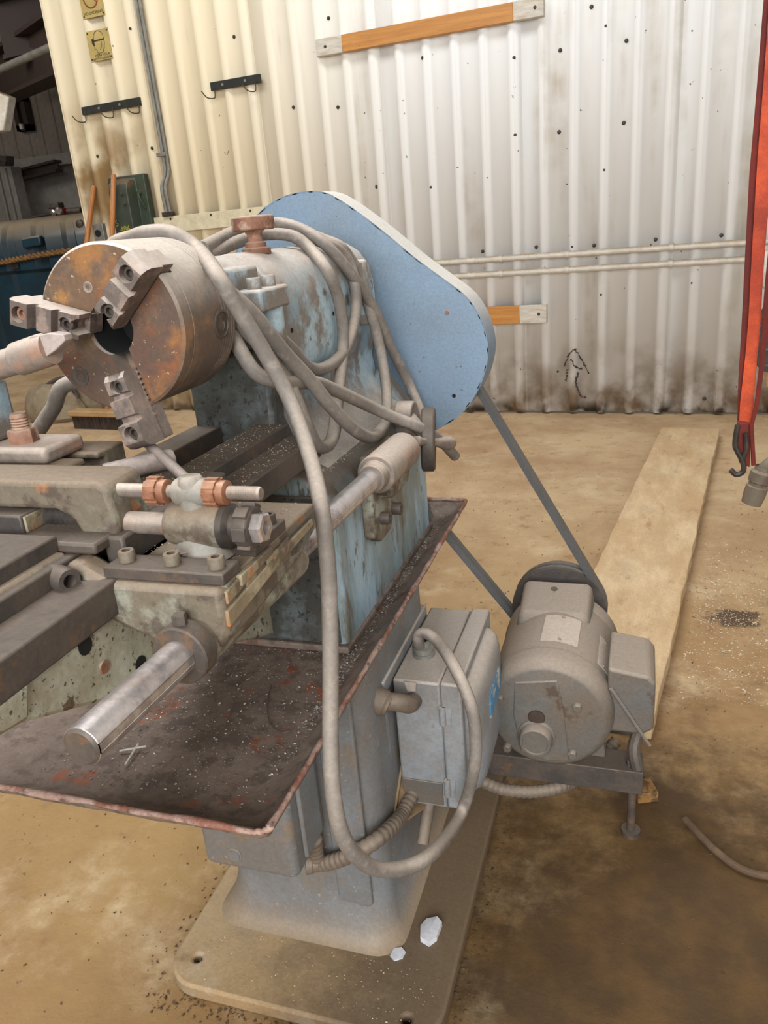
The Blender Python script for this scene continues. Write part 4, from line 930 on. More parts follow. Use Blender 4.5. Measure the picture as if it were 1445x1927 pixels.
g = G(); g.prism([V((-.3275, y, z)) for y, z in ((.535, .879), (.600, .879), (.600, .872), (.535, .868))], (.006, 0, 0)); obj('gib_strip', g, strip_cream, sd_, bevel=.001)
for ya, yb, za, zb in ((.512, .545, .874, .862), (.548, .585, .871, .8585), (.590, .640, .869, .861)):
    g = G(); g.prism([V((-.3275, ya, za)), V((-.3275, yb, za + .003)), V((-.3275, yb, zb + .003)), V((-.3275, ya, zb))], (.0035, 0, 0)); obj('gib_strip', g, strip_cream, sd_, bevel=.001)
g = G(); g.prism([V((-.3275, y, z)) for y, z in ((.645, .871), (.706, .872), (.706, .856), (.66, .846), (.645, .848))], (.0015, 0, 0)); obj('side_recess', g, dark_blue, sd_, bevel=.001)
g = G(); g.lathe(cp + sd * .0195, sd, [(sr, 0), (.024, 0), (.026, .20), (sr, .20)], 32); obj('shaft_sleeve', g, sad_green, sd_)
g = G(); g.box((-.445, .512, .879), (-.325, .543, .890)); fpn = obj('front_plate', g, steel_dark, sd_, bevel=.0015)
for x, y in ((-.430, .529), (-.383, .528), (-.338, .526)):
    g = G(); g.socket((x, y, .890), (0, 0, 1), .0075, .010); obj('plate_bolt', g, sad_green, sd_)
g = G(); g.lathe((-.386, .552, .880), (0, 0, 1), [(.005, 0), (.005, .008), (.0085, .009), (.0085, .012), (0, .0125)], 16); obj('drain_screw', g, steel_mid, sd_)
g = G(); g.box((-.350, .572, .879), (-.3255, .640, .891)); obj('gib_plate', g, steel_dark, sd_, bevel=.0015)
g = G(); g.socket((-.337, .628, .891), (0, 0, 1), .007, .009); obj('plate_bolt', g, steel_dark, sd_)
# bridge of the saddle over the bed
g = G(); g.box((-.66, .52, .897), (-.455, .735, .908)); g.box((-.462, .54, .86), (-.44, .735, .907)); obj('saddle_bridge', g, steel_dark, sd_, bevel=.003)
g = G(); g.box((-.655, .39, .898), (-.495, .522, .914)); obj('clamp_strip', g, steel_dark, sd_, bevel=.002)
g = G(); g.box((-.545, .43, .868), (-.487, .520, .900)); obj('clamp_block', g, sad_green, sd_, bevel=.004)
p = P(108, 1080, X=-.487); g = G(); g.socket(V((-.487, .498, .886)), (1, -.35, 0), .0115, .026); obj('clamp_bolt', g, steel_dark, sd_)
g = G(); g.box((-.60, .40, .862), (-.50, .455, .893)); obj('dovetail_gib', g, rusty, sd_, bevel=.002)
p = P(100, 1135, X=-.487); g = G(); g.hexa(V((-.50, .452, .876)), (1, 0, 0), .008, .006); obj('gib_screw', g, steel_dark, sd_)
# cross slide
g = G(); g.prism([V((-.80, y, z)) for y, z in ((.605, .906), (.725, .906), (.725, .946), (.676, .946), (.676, .938), (.690, .938), (.690, .924), (.642, .924), (.642, .938), (.656, .938), (.656, .946), (.605, .946))], (.240, 0, 0))
cs = obj('cross_slide', g, sad_green, LA, bevel=.003, label='grimy cross slide with a tee slot')
g = G(); g.prism([V((x, .548, z)) for x, z in ((-.80, .956), (-.462, .956), (-.453, .950), (-.449, .920), (-.451, .898), (-.462, .890), (-.478, .891), (-.490, .902), (-.498, .920), (-.515, .928), (-.80, .928))], (0, .055, 0)); obj('slide_arm', g, sad_green, cs, bevel=.006, seg=3)
g = G(); g.prism([V((x, .535, z)) for x, z in ((-.62, .926), (-.545, .926), (-.545, .906), (-.62, .906))], (0, .06, 0)); obj('wedge_block', g, steel_dark, cs, bevel=.002); g = G(); g.box((-.5455, .538, .908), (-.5425, .592, .924)); obj('rust_end', g, strip_cream, cs, bevel=.0008)
g = G()
for i in range(7): g.lathe((-.545 + i * .006, .575, .912), (1, 0, 0), [(.012, 0), (.016, .003), (.012, .006)], 20)
obj('lead_screw', g, steel_black, cs)
# adjuster post and its rods
RY = .567
g = G(); g.lathe((-.403, RY, .912), (1, 0, 0), [(0, 0), (.018, 0), (.0195, .004), (.0210, .03), (.0205, .052), (.018, .056), (0, .056)], 32)
po = obj('adjuster_post', g, sad_green, LA, bevel=.001)
g = G(); rg = []
for z, w1, w2 in ((.882, .030, .024), (.89, .026, .020), (.905, .020, .018), (.925, .014, .012), (.94, .0135, .012), (.952, .0135, .0115), (.958, .010, .008)):
    rg.append([V((-.376 + w1 * math.cos(a), RY + w2 * math.sin(a), z)) for a in [k * PI / 12 for k in range(24)]])
g.loft(rg); obj('post_neck', g, pale_post, po, angle=60)
g = G(); g.lathe((-.392, RY, .943), (1, 0, 0), [(0, 0), (.0115, 0), (.0128, .003), (.0128, .028), (.0115, .031), (0, .031)], 28); obj('post_eye', g, pale_post, po)
def thread(g, p, d, r, L_, pitch=.0016):
    pr = [(0, 0)]; t_ = 0
    while t_ < L_ - pitch: pr += [(r * .9, t_), (r, t_ + pitch / 2)]; t_ += pitch
    pr += [(r * .85, L_), (0, L_)]; g.lathe(p, d, pr, 18)
g = G(); g.cyl((-.475, RY, .943), (-.42, RY, .943), .0065, seg=20); thread(g, (-.42, RY, .943), (1, 0, 0), .0062, .112); obj('stop_rod', g, steel_mid, po)
for x, sgn in ((-.421, 1), (-.361, 1)):
    g = G(); pr = []; n_ = 16
    g.lathe((x, RY, .943), (1, 0, 0), [(0, 0), (.0115, 0), (.0125, .0015), (.0125, .012), (.011, .013), (.011, .020), (.0085, .021), (0, .021)], 24)
    for k in range(8):
        a = k * PI / 4; g.obox((x + .007, RY + math.cos(a) * .0125, .943 + math.sin(a) * .0125), (.006, 0, 0), V((0, math.cos(a), math.sin(a))) * .0008, V((0, -math.sin(a), math.cos(a))) * .0032)
    obj('copper_nut', g, copper, po, label='coppery notched nut')
g = G(); g.cyl((-.475, RY, .911), (-.40, RY, .911), .0105, seg=24); obj('slide_rod', g, steel_mid, po)
g = G(); g.lathe((-.348, RY, .911), (1, 0, 0), [(.021, 0), (.021, .006), (.016, .010), (.016, .020)], 28); obj('rubber_seal', g, steel_black, po)
g = G(); g.lathe((-.332, RY, .911), (1, 0, 0), [(0, 0), (.0185, 0), (.0195, .002), (.0195, .012), (.0175, .014), (0, .014)], 28)
for k in range(6):
    a = k * PI / 3; g.obox((-.325, RY + math.cos(a) * .0195, .911 + math.sin(a) * .0195), (.0065, 0, 0), V((0, math.cos(a), math.sin(a))) * .002, V((0, -math.sin(a), math.cos(a))) * .006)
obj('castle_nut', g, steel_dark, po, bevel=.0006)
g = G(); g.lathe((-.318, RY, .911), (1, 0, 0), [(0, 0), (.0145, 0), (.0145, .008), (.0125, .010), (.007, .010), (.006, .004), (0, .004)], 6); obj('hex_nut', g, steel_bright, po, label='bright hex nut')
# tool clamp, tool post, boring bar
g = G(); g.box((-.80, .628, .946), (-.585, .692, .964)); tc_ = obj('tool_clamp_bar', g, steel_mid, cs, bevel=.006, seg=3)
p = P(42, 812, Y=.655); g = G(); g.lathe((p.x, .655, .964), (0, 0, 1), [(0, 0), (.0155, 0), (.0155, .013), (.014, .015), (.0095, .0155)], 6); thread(g, (p.x, .655, .978), (0, 0, 1), .0095, .018, .003); obj('clamp_stud', g, rusty, cs)
tp = thing  # (kept for readability of the block below)
g = G(); g.box((-.76, .635, .964), (-.664, .685, 1.032)); g.cyl((-.70, .66, .964), (-.70, .66, 1.07), .03); obj('tool_holder', g, head_blue, cs, bevel=.006, label='light blue tool holder')
q0, q1 = P(-60, 708, Y=.66), P(96, 655, Y=.66); bd = (q1 - q0); L_ = bd.length
g = G(); g.lathe(q0, bd, [(0, 0), (.0145, 0), (.0145, L_ * .60), (.0175, L_ * .63), (.0175, L_ * .92), (.0165, L_), (0, L_)], 28); bb = obj('boring_bar', g, steel_mid, LA, label='grey boring bar pointing at the chuck')
g = G(); bdn = bd.normalized(); bu = (V((0, 0, 1)) - bdn * bdn.z).normalized(); bn = bdn.cross(bu)
g.loft([[q1 - bdn * .012 + bu * a + bn * b for a, b in ((-.010, -.012), (.0165, -.010), (.0165, .010), (-.010, .012))], [q1 + bdn * .012 + bu * a + bn * b for a, b in ((-.004, -.009), (.0135, -.008), (.0135, .008), (-.004, .009))], [q1 + bdn * .026 + bu * a + bn * b for a, b in ((.002, -.007), (.008, -.007), (.008, .006), (.002, .006))]])
obj('tool_tip', g, key_mat, bb, bevel=.001)
g = G(); g.prism([q1 - bdn * .055 + bn * -.0178 + bu * .006, q1 - bdn * .010 + bn * -.0178 + bu * .006, q1 - bdn * .010 + bn * -.0178 - bu * .009, q1 - bdn * .055 + bn * -.0178 - bu * .009], bn * .006); obj('flat', g, steel_dark, bb)
# chips on the saddle
chips('metal_swarf', 500, lambda: V((random.uniform(-.64, -.46), random.uniform(.61, .73), .9085)), chip_mat, sd_, .001, .004)
chips('metal_swarf', 420, lambda: V((random.uniform(-.46, -.33), random.uniform(.52, .71), .8805)), chip_mat, sd_, .0008, .0032)

chips('metal_swarf', 330, lambda: V((random.choice((random.uniform(-.528, -.482),)), random.uniform(.73, .98), .8972)), chip_mat, bed, .0008, .003)
chips('metal_swarf', 280, lambda: V((random.uniform(-.477, -.435), random.uniform(.72, .97), .8802)), chip_mat, bed, .0008, .003)
chips('metal_swarf', 700, lambda: V((random.uniform(-.445, -.41), random.uniform(.97, 1.4), .832)), chip_mat, hs, .0008, .003)
# chuck key lying on the saddle: a thing of its own
k0, k1 = P(196, 892, Z=.921), P(326, 862, Z=.921); kd = (k1 - k0)
t = thing('chuck_key', 'pinkish steel chuck key with a sliding tee bar lying on the saddle', 'chuck key', tuple(V((k0.x, k0.y, .909))))
g = G(); g.lathe(k0, kd, [(0, 0), (.011, 0), (.0115, .002), (.0115, kd.length - .003), (.010, kd.length), (0, kd.length)], 24); obj('key_body', g, key_mat, t)
a_, b_ = P(262, 820, Y=.762), P(354, 905, Z=.917); g = G(); d_ = (b_ - a_); g.lathe(a_, d_, [(0, 0), (.0055, .001), (.006, .003), (.006, d_.length), (0, d_.length)], 16); obj('tee_bar', g, key_mat, t)

# ------------------------------------------------------------------ switch box on the pedestal
SB = thing('switch_box', 'grey electrical switch box with a bulging hinged lid on the pedestal side', 'electrical box', (-.31, 1.15, .215))
BY0, BY1, BZ0, BZ1 = 1.02, 1.275, .215, .462
g = G(); g.box((-.366, BY0, BZ0), (-.287, BY1, BZ1)); obj('box_body', g, box_grey, SB, bevel=.004)
g = G(); g.box((-.2862, BY0 - .003, BZ0 + .003), (-.252, BY1 + .003, BZ1 + .003)); lid = obj('lid', g, box_grey, SB, bevel=.004)
g = G(); rg = []
for x, i in ((-.254, .014), (-.245, .016), (-.235, .022), (-.2285, .034), (-.225, .055)):
    rg.append([V((x, y, z)) for y, z in rrect(BY0 + i, BY1 - i, BZ0 + i, BZ1 - i, .03)])
g.loft(rg); obj('lid_dome', g, box_grey, lid, angle=60)
for z in (.405, .262):
    g = G(); g.cyl((-.284, BY0 - .005, z - .016), (-.284, BY0 - .005, z + .016), .0055, seg=14); g.box((-.284, BY0 - .0045, z - .016), (-.270, BY0 - .002, z + .016)); obj('hinge', g, box_grey, lid)
g = G(); g.obox((-.2035, 1.16, .365), (.0012, 0, 0), (0, .055, .0), (0, -.0, .028)); 
g = G(); pts = []
g.prism([V((-.2265, y, z)) for y, z in ((1.105, .345), (1.205, .345), (1.205, .392), (1.105, .392))], (.004, 0, 0)); obj('blue_label', g, blue_label, lid, bevel=.001)
g = G(); g.lathe((-.228, 1.235, .33), (1, 0, 0), [(.012, 0), (.012, .014), (0, .014)], 18); g.obox((-.210, 1.235, .325), (.006, 0, 0), (0, .008, 0), (0, .0, .03)); obj('switch_lever', g, white_pipe, SB, bevel=.002)
p = P(906, 1198, Y=BY1 + .004)
g = G(); g.lathe((p.x, BY1 + .006, p.z), (0, 1, 0), [(.0045, 0), (.0105, 0), (.0105, .003), (.0045, .003), (.0045, 0)], 20); g.box((p.x - .02, BY1 + .006, p.z - .004), (p.x - .008, BY1 + .009, p.z + .006)); obj('hasp_ring', g, steel_mid, SB)
g = G(); g.box((-.43, .985, .452), (-.368, BY1 - .02, .478)); g.box((-.43, .985, .30), (-.371, 1.0, .478)); obj('mounting_channel', g, box_grey, SB, bevel=.003)
p = P(768, 1480, Y=BY0); g = G(); g.box((-.363, BY0 - .003, .222), (-.293, BY0 - .0005, .268)); obj('worn_plate', g, mot_grey, SB, bevel=.001)
p = P(763, 1288, Y=BY0); 
g = G(); g.prism([V((-.345, BY0 - .002, .462)), V((-.325, BY0 - .002, .462)), V((-.326, BY0 - .004, .448)), V((-.340, BY0 - .004, .445))], (0, -.0015, 0)); obj('torn_sticker', g, label_mat, SB)
# cable gland on top
gx, gy = P(797, 1226, Z=.468).x, P(797, 1226, Z=.468).y
g = G(); g.lathe((gx, gy, BZ1), (0, 0, 1), [(.019, 0), (.019, .006), (.017, .007), (.017, .012), (.019, .013), (.019, .017), (.014, .020), (.014, .028), (.011, .03)], 24); obj('cable_gland', g, conduit_grey, SB)
# elbow fitting at the front face
e0, e1, e2, e3 = P(668, 1295, Y=.965), P(712, 1318, Y=.965), P(752, 1322, Y=.975), P(778, 1318, Y=BY0)
g = G(); g.tube(smoothpath([e1, e1.lerp(e2, .5), e2, e2.lerp(e3, .6) + V((.004, -.008, 0)), e3], 6), .0145, 18); elb = obj('elbow', g, conduit_mat, SB)
g = G(); d_ = (e1 - e0).normalized(); g.lathe(e1 - d_ * .012, d_, [(.0145, 0), (.020, 0), (.021, .003), (.021, .022), (.018, .026), (.018, .030), (.0145, .031)], 22); obj('compression_nut', g, conduit_mat, SB)
g = G(); g.tube([e0 - d_ * .05, e1], .0145, 18); obj('conduit_stub', g, conduit_mat, SB)
# shelf bracket below
g = G(); s0, s1, s2 = P(705, 1512, Y=.955), P(770, 1512, Y=1.02), P(745, 1412, Y=1.02)
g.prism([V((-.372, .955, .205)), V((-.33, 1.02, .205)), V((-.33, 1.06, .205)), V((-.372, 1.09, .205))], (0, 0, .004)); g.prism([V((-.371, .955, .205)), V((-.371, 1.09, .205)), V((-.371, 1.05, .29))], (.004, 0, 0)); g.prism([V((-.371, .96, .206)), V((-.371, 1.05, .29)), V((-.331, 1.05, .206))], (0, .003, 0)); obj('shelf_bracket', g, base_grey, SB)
g = G(); p = P(812, 1525, Y=1.05); q = P(795, 1588, Y=1.0); g.cyl((p.x, 1.06, .218), q, .0105, seg=18); obj('conduit_tube', g, conduit_mat, SB)
def flex(name, pts, r, parent, mat, label=None, pitch=.011):
    pth = smoothpath(pts, 10); Ls = [0]
    for a, b in zip(pth, pth[1:]): Ls.append(Ls[-1] + (b - a).length)
    n = int(Ls[-1] / pitch * 6); out = []; j = 0
    for i in range(n + 1):
        s_ = Ls[-1] * i / n
        while j < len(Ls) - 2 and Ls[j + 1] < s_: j += 1
        out.append(pth[j].lerp(pth[j + 1], (s_ - Ls[j]) / max(1e-9, Ls[j + 1] - Ls[j])))
    g = G(); g.tube(out, lambda t_: r * (.90 + .12 * abs(math.sin(PI * t_ * Ls[-1] / pitch))), 16)
    return obj(name, g, mat, parent, angle=70, label=label)
FT = thing('flexible_conduit', 'ribbed flexible conduit from the under tray box to the switch box', 'conduit', tuple(P(640, 1620, Y=.88)))
flex('ribbed_tube', [V((-.462, .86, .262)), P(600, 1622, Y=.875), P(630, 1620, Y=.87), P(665, 1606, Y=.87), P(705, 1583, Y=.88), P(740, 1552, Y=.93), P(758, 1530, Y=.98), V((-.345, 1.04, .235))], .0125, FT, conduit_mat)
g = G(); e_ = P(583, 1625, Y=.868); d_ = P(600, 1622, Y=.875) - e_; g.lathe(e_ - d_ * .5, d_, [(.012, 0), (.0165, 0), (.0165, .010), (.015, .011), (.015, .02), (.012, .021)], 20); obj('end_fitting', g, conduit_mat, FT)

# ------------------------------------------------------------------ motor
MX, MZ, MR, MY0, MY1 = -.139, .293, .115, 1.20, 1.47
MO = thing('electric_motor', 'dusty grey electric motor on a steel rail beside the pedestal', 'motor', (MX, 1.34, 0))
def msec(y, r, cutz=None, n=72):
    o = []
    for k in range(n):
        a = 2 * PI * k / n; x, z = r * math.cos(a), r * math.sin(a)
        if cutz is not None and z < cutz: z = cutz + (z - cutz) * .25
        o.append(V((MX + x, y, MZ + z)))
    return o
g = G(); g.loft([msec(MY0 + .045, MR - .001), msec(MY0 + .05, MR), msec(MY1 - .03, MR), msec(MY1 - .025, MR - .001)])
mb = obj('motor_barrel', g, mot_grey, MO, angle=50)
g = G(); g.loft([msec(MY0, MR * .84, -.095), msec(MY0 + .002, MR * .89, -.100), msec(MY0 + .012, MR * .97, -.110), msec(MY0 + .03, MR + .001, -.114), msec(MY0 + .047, MR + .002, -.114)])
eb = obj('end_bell', g, mot_grey, MO, angle=50)
# raised face panel with sloping sides
g = G(); y = MY0 - .001
def fpan(k, yy): return [V((MX + x * k, yy, MZ + z * k)) for x, z in ((-.058, .070), (.018, .082), (.028, .030), (.040, -.090), (.0, -.095), (-.050, -.082), (-.062, 0))]
g.loft([fpan(1, MY0 + .006), fpan(.985, MY0 - .0035)]); obj('face_panel', g, mot_grey, eb, bevel=.002)
p = P(1010, 1382, Y=MY0); g = G(); g.lathe((p.x, MY0 - .003, p.z), (0, -1, 0), [(.034, 0), (.034, .003), (.030, .005), (.0285, .024), (.027, .026), (.023, .026), (.022, .0235), (0, .0235)], 36); obj('shaft_cap', g, mot_grey, eb)
p = P(1010, 1348, Y=MY0); g = G(); g.lathe((p.x, MY0 - .003, p.z), (0, -1, 0), [(.016, 0), (.015, .003), (.009, .005), (0, .005)], 14); obj('grease_lump', g, grease_mat, eb, label='dark dried grease lump')
for q in ((942, 1307), (1087, 1322), (957, 1398), (1078, 1410)):
    p = P(*q, Y=MY0 + .012); g = G(); g.hexa((p.x, MY0 + .012, p.z), (0, -1, 0), .0085, .021); obj('end_bolt', g, mot_grey, eb, bevel=.0008)
# square hump at the pulley end
g = G(); hx = MX - .008
def hump(y, w0, w1, z0, z1): return [V((hx - w0, y, z0)), V((hx + w0, y, z0)), V((hx + w1, y, z1 - .008)), V((hx + w1 - .010, y, z1)), V((hx - w1 + .010, y, z1)), V((hx - w1, y, z1 - .008))]
g.loft([hump(1.375, .080, .066, .33, .392), hump(1.388, .081, .068, .33, .408), hump(1.485, .082, .070, .33, .430)])
hu = obj('housing_hump', g, mot_grey, MO, bevel=.008, seg=3)
g = G(); g.lathe((MX, 1.44, MZ), (0, 1, 0), [(MR, 0), (MR + .002, .005), (MR + .002, .04), (MR - .01, .046), (0, .046)], 48); obj('rear_bell', g, mot_grey, MO)
p = P(1043, 1112, Z=.42); g = G(); g.hexa((p.x, p.y, .417), (0, 0, 1), .007, .010); obj('oil_plug', g, steel_dark, MO)
# nameplates bent on the barrel
def plate(a0, a1, y0, y1, name, mat):
    g = G(); n = 8; o = []
    for rr in (MR + .0003, MR + .0016):
        o.append([V((MX + rr * math.cos(a0 + (a1 - a0) * i / n), y, MZ + rr * math.sin(a0 + (a1 - a0) * i / n))) for y in (y0, y1) for i in range(n + 1)])
    vs = o[0] + o[1]; m_ = n + 1; fs = []
    for b in (0, 2 * m_):
        for i in range(n): fs.append((b + i, b + i + 1, b + m_ + i + 1, b + m_ + i))
    for i in range(n): fs += [(i, i + 1, 2 * m_ + i + 1, 2 * m_ + i), (m_ + i, m_ + i + 1, 3 * m_ + i + 1, 3 * m_ + i)]
    fs += [(0, m_, 3 * m_, 2 * m_), (n, m_ + n, 3 * m_ + n, 2 * m_ + n)]
    g.add(vs, fs); pl = obj(name, g, mat, MO)
    for yy, aa in ((y0 + .008, a0 * .5 + a1 * .5), (y1 - .008, a0 * .5 + a1 * .5)):
        g = G(); d_ = V((math.cos(aa), 0, math.sin(aa))); g.lathe(V((MX, yy, MZ)) + d_ * (MR + .0014), d_, [(.0035, 0), (.0025, .002), (0, .0022)], 8); obj('rivet', g, mot_grey, pl)
plate(math.radians(100), math.radians(66), 1.275, 1.375, 'nameplate', label_mat)
plate(math.radians(44), math.radians(28), 1.27, 1.37, 'nameplate', label_mat)
# junction box
g = G(); jx0, jx1 = MX + MR - .012, .045
g.loft([[V((x, 1.235, z)) for x, z in ((jx0, .385), (jx1 - .012, .375), (jx1, .36), (jx1, .265), (jx1 - .02, .252), (jx0, .252))], [V((x, 1.375, z)) for x, z in ((jx0, .385), (jx1 - .012, .375), (jx1, .36), (jx1, .265), (jx1 - .02, .252), (jx0, .252))]])
jb = obj('junction_box', g, mot_grey, MO, bevel=.006, seg=3)
p0, p1 = P(1149, 1296, Y=1.230), P(1222, 1404, Y=1.230); g = G(); g.tube([V((p0.x, 1.231, p0.z)), V((p1.x, 1.231, p1.z))], .0035, 8); obj('lid_edge', g, mot_grey, jb)
g = G(); g.tube(smoothpath([V((.015, 1.30, .255)), V((.018, 1.28, .225)), V((.012, 1.26, .20)), V((.02, 1.25, .165))], 5), .012, 10); g.lathe((.015, 1.30, .258), (0, 0, -1), [(.02, 0), (.02, .012), (.016, .02), (.012, .02)], 16); obj('cable_fitting', g, steel_dark, jb)
# feet, rail and leg
for y in (1.27, 1.41):
    g = G(); g.prism([V((x, y, z)) for x, z in ((MX - .09, .165), (MX + .10, .165), (MX + .10, .178), (MX + .085, .26), (MX - .085, .26), (MX - .09, .178))], (0, .03, 0)); obj('motor_foot', g, mot_grey, MO, bevel=.003)
g = G(); g.prism([V((.030, y, z)) for y, z in ((1.238, .116), (1.238, .166), (1.300, .166), (1.300, .158), (1.245, .158), (1.245, .116))], (-.36, 0, 0)); rl_ = obj('front_rail', g, steel_dark, MO, bevel=.0015)
g = G(); g.prism([V((.030, y, z)) for y, z in ((1.40, .128), (1.40, .166), (1.46, .166), (1.46, .158), (1.407, .158), (1.407, .128))], (-.36, 0, 0)); obj('rear_rail', g, steel_dark, MO, bevel=.0015)
g = G(); g.cyl((.012, 1.262, 0.012), (.012, 1.262, .16), .008, seg=12); g.hexa((.012, 1.262, .105), (0, 0, 1), .014, .012); g.hexa((.012, 1.262, .166), (0, 0, 1), .014, .011); g.cyl((.012, 1.262, 0), (.012, 1.262, .012), .018); obj('levelling_leg', g, steel_dark, MO)
g = G(); g.cyl((.012, 1.44, 0.0), (.012, 1.44, .16), .008, seg=12); obj('levelling_leg', g, steel_dark, MO)
g = G(); g.box((-.33, 1.245, .028), (-.31, 1.27, .158)); g.box((-.33, 1.407, .028), (-.31, 1.435, .158)); obj('rail_post', g, steel_dark, MO, bevel=.001)
# small wooden block beside the leg
c_ = P(1212, 1500, Z=.012); g = G(); g.obox((c_.x, c_.y + .02, .012), (.020, .008, 0), (-.008, .022, 0), (0, 0, .012)); obj('wood_block', g, rope_mat, bevel=.002, label='small wooden block on the floor beside the motor leg', cat='block')
# pulley and belts
MPX, MPZ, MPR = MX - .010, .345, .100
g = G(); pulley(g, (MPX, MPZ), MPR, 1.515); obj('motor_pulley', g, steel_dark, MO)
g = G(); g.cyl((MPX, 1.48, MPZ), (MPX, 1.52, MPZ), .014); obj('motor_shaft', g, steel_bright, MO)
UPX, UPZ = -.565, 1.02
b_ur, b_lr = P(908, 738, Y=1.535), P(1117, 1100, Y=1.535); b_ul, b_ll = P(800, 934, Y=1.535), P(978, 1122, Y=1.535)
# upper pulley: found so that the two runs are its tangents
UPR = .0
d1_ = (b_ur - b_lr).normalized(); d2_ = (b_ul - b_ll).normalized()
up_c, up_r = V((-.56, 1.535, 1.02)), .11
def tangent_belt(y, c1, r1, c2, r2):
    """outer tangents of two circles in the XZ plane"""
    d = V((c2[0] - c1[0], c2[1] - c1[1])); L_ = d.length; a = math.atan2(d.y, d.x); b = math.acos((r1 - r2) / L_)
    pts = []; n = 20
    def arc(c, r, a0, a1): return [V((c[0] + r * math.cos(a0 + (a1 - a0) * i / n), y, c[1] + r * math.sin(a0 + (a1 - a0) * i / n))) for i in range(n + 1)]
    return arc(c1, r1, a + b, a - b + 2 * PI) + arc(c2, r2, a - b, a + b)
def belt(y, label):
    c1 = (MPX, MPZ); r1 = MPR - .003; c2 = (UPC[0], UPC[1]); r2 = UPR_ - .003
    lp = tangent_belt(y, c1, r1, c2, r2); n = len(lp); rg = []
    for i in range(n):
        t_ = (lp[(i + 1) % n] - lp[i - 1]).normalized(); nr = V((t_.z, 0, -t_.x)); yv = V((0, 1, 0))
        cen_ = V(((c1[0] + c2[0]) / 2, y, (c1[1] + c2[1]) / 2))
        rg.append((lp[i], nr))
    g = G(); rings = []
    for p, nr in rg: rings.append([p + nr * .004 + V((0, -.0088, 0)), p + nr * .004 + V((0, .0088, 0)), p - nr * .008 + V((0, .0055, 0)), p - nr * .008 + V((0, -.0055, 0))])
    rings.append(rings[0]); g.loft(rings, caps=False)
    return obj('drive_belt', g, belt_mat, label=label, cat='belt', group='drive belts from motor to belt guard', angle=40)
# fit the upper pulley so the belts pass through the photographed runs
def fit():
    best = None
    for xi in range(-70, -40):
        for zi in range(88, 118):
            c = V((xi / 100, zi / 100))
            def dist(p, q):
                p2, q2 = V((p.x, p.z)), V((q.x, q.z)); d = (q2 - p2).normalized(); return abs(d.x * (c.y - p2.y) - d.y * (c.x - p2.x))
            r1, r2 = dist(b_ur, b_lr), dist(b_ul, b_ll); e = abs(r1 - r2) + abs((r1 + r2) / 2 - .12)
            if best is None or e < best[0]: best = (e, c, (r1 + r2) / 2)
    return best
_e, UPC, UPR_ = fit()
g = G(); pulley(g, (UPC[0], UPC[1]), UPR_, 1.515); obj('spindle_pulley', g, steel_dark, bg_)
belt(1.515 + .011, 'black drive belt nearer the motor body of two side by side')
belt(1.515 + .029, 'black drive belt farther from the motor body of two side by side')
print('upper pulley', UPC, UPR_, _e)
flex('rail_conduit', [V((-.30, 1.20, .10)), P(898, 1470, Y=1.21), P(945, 1485, Y=1.22), P(1000, 1490, Y=1.23), P(1050, 1482, Y=1.25), P(1085, 1465, Y=1.30), V((-.02, 1.36, .14))], .0125, MO, conduit_mat)

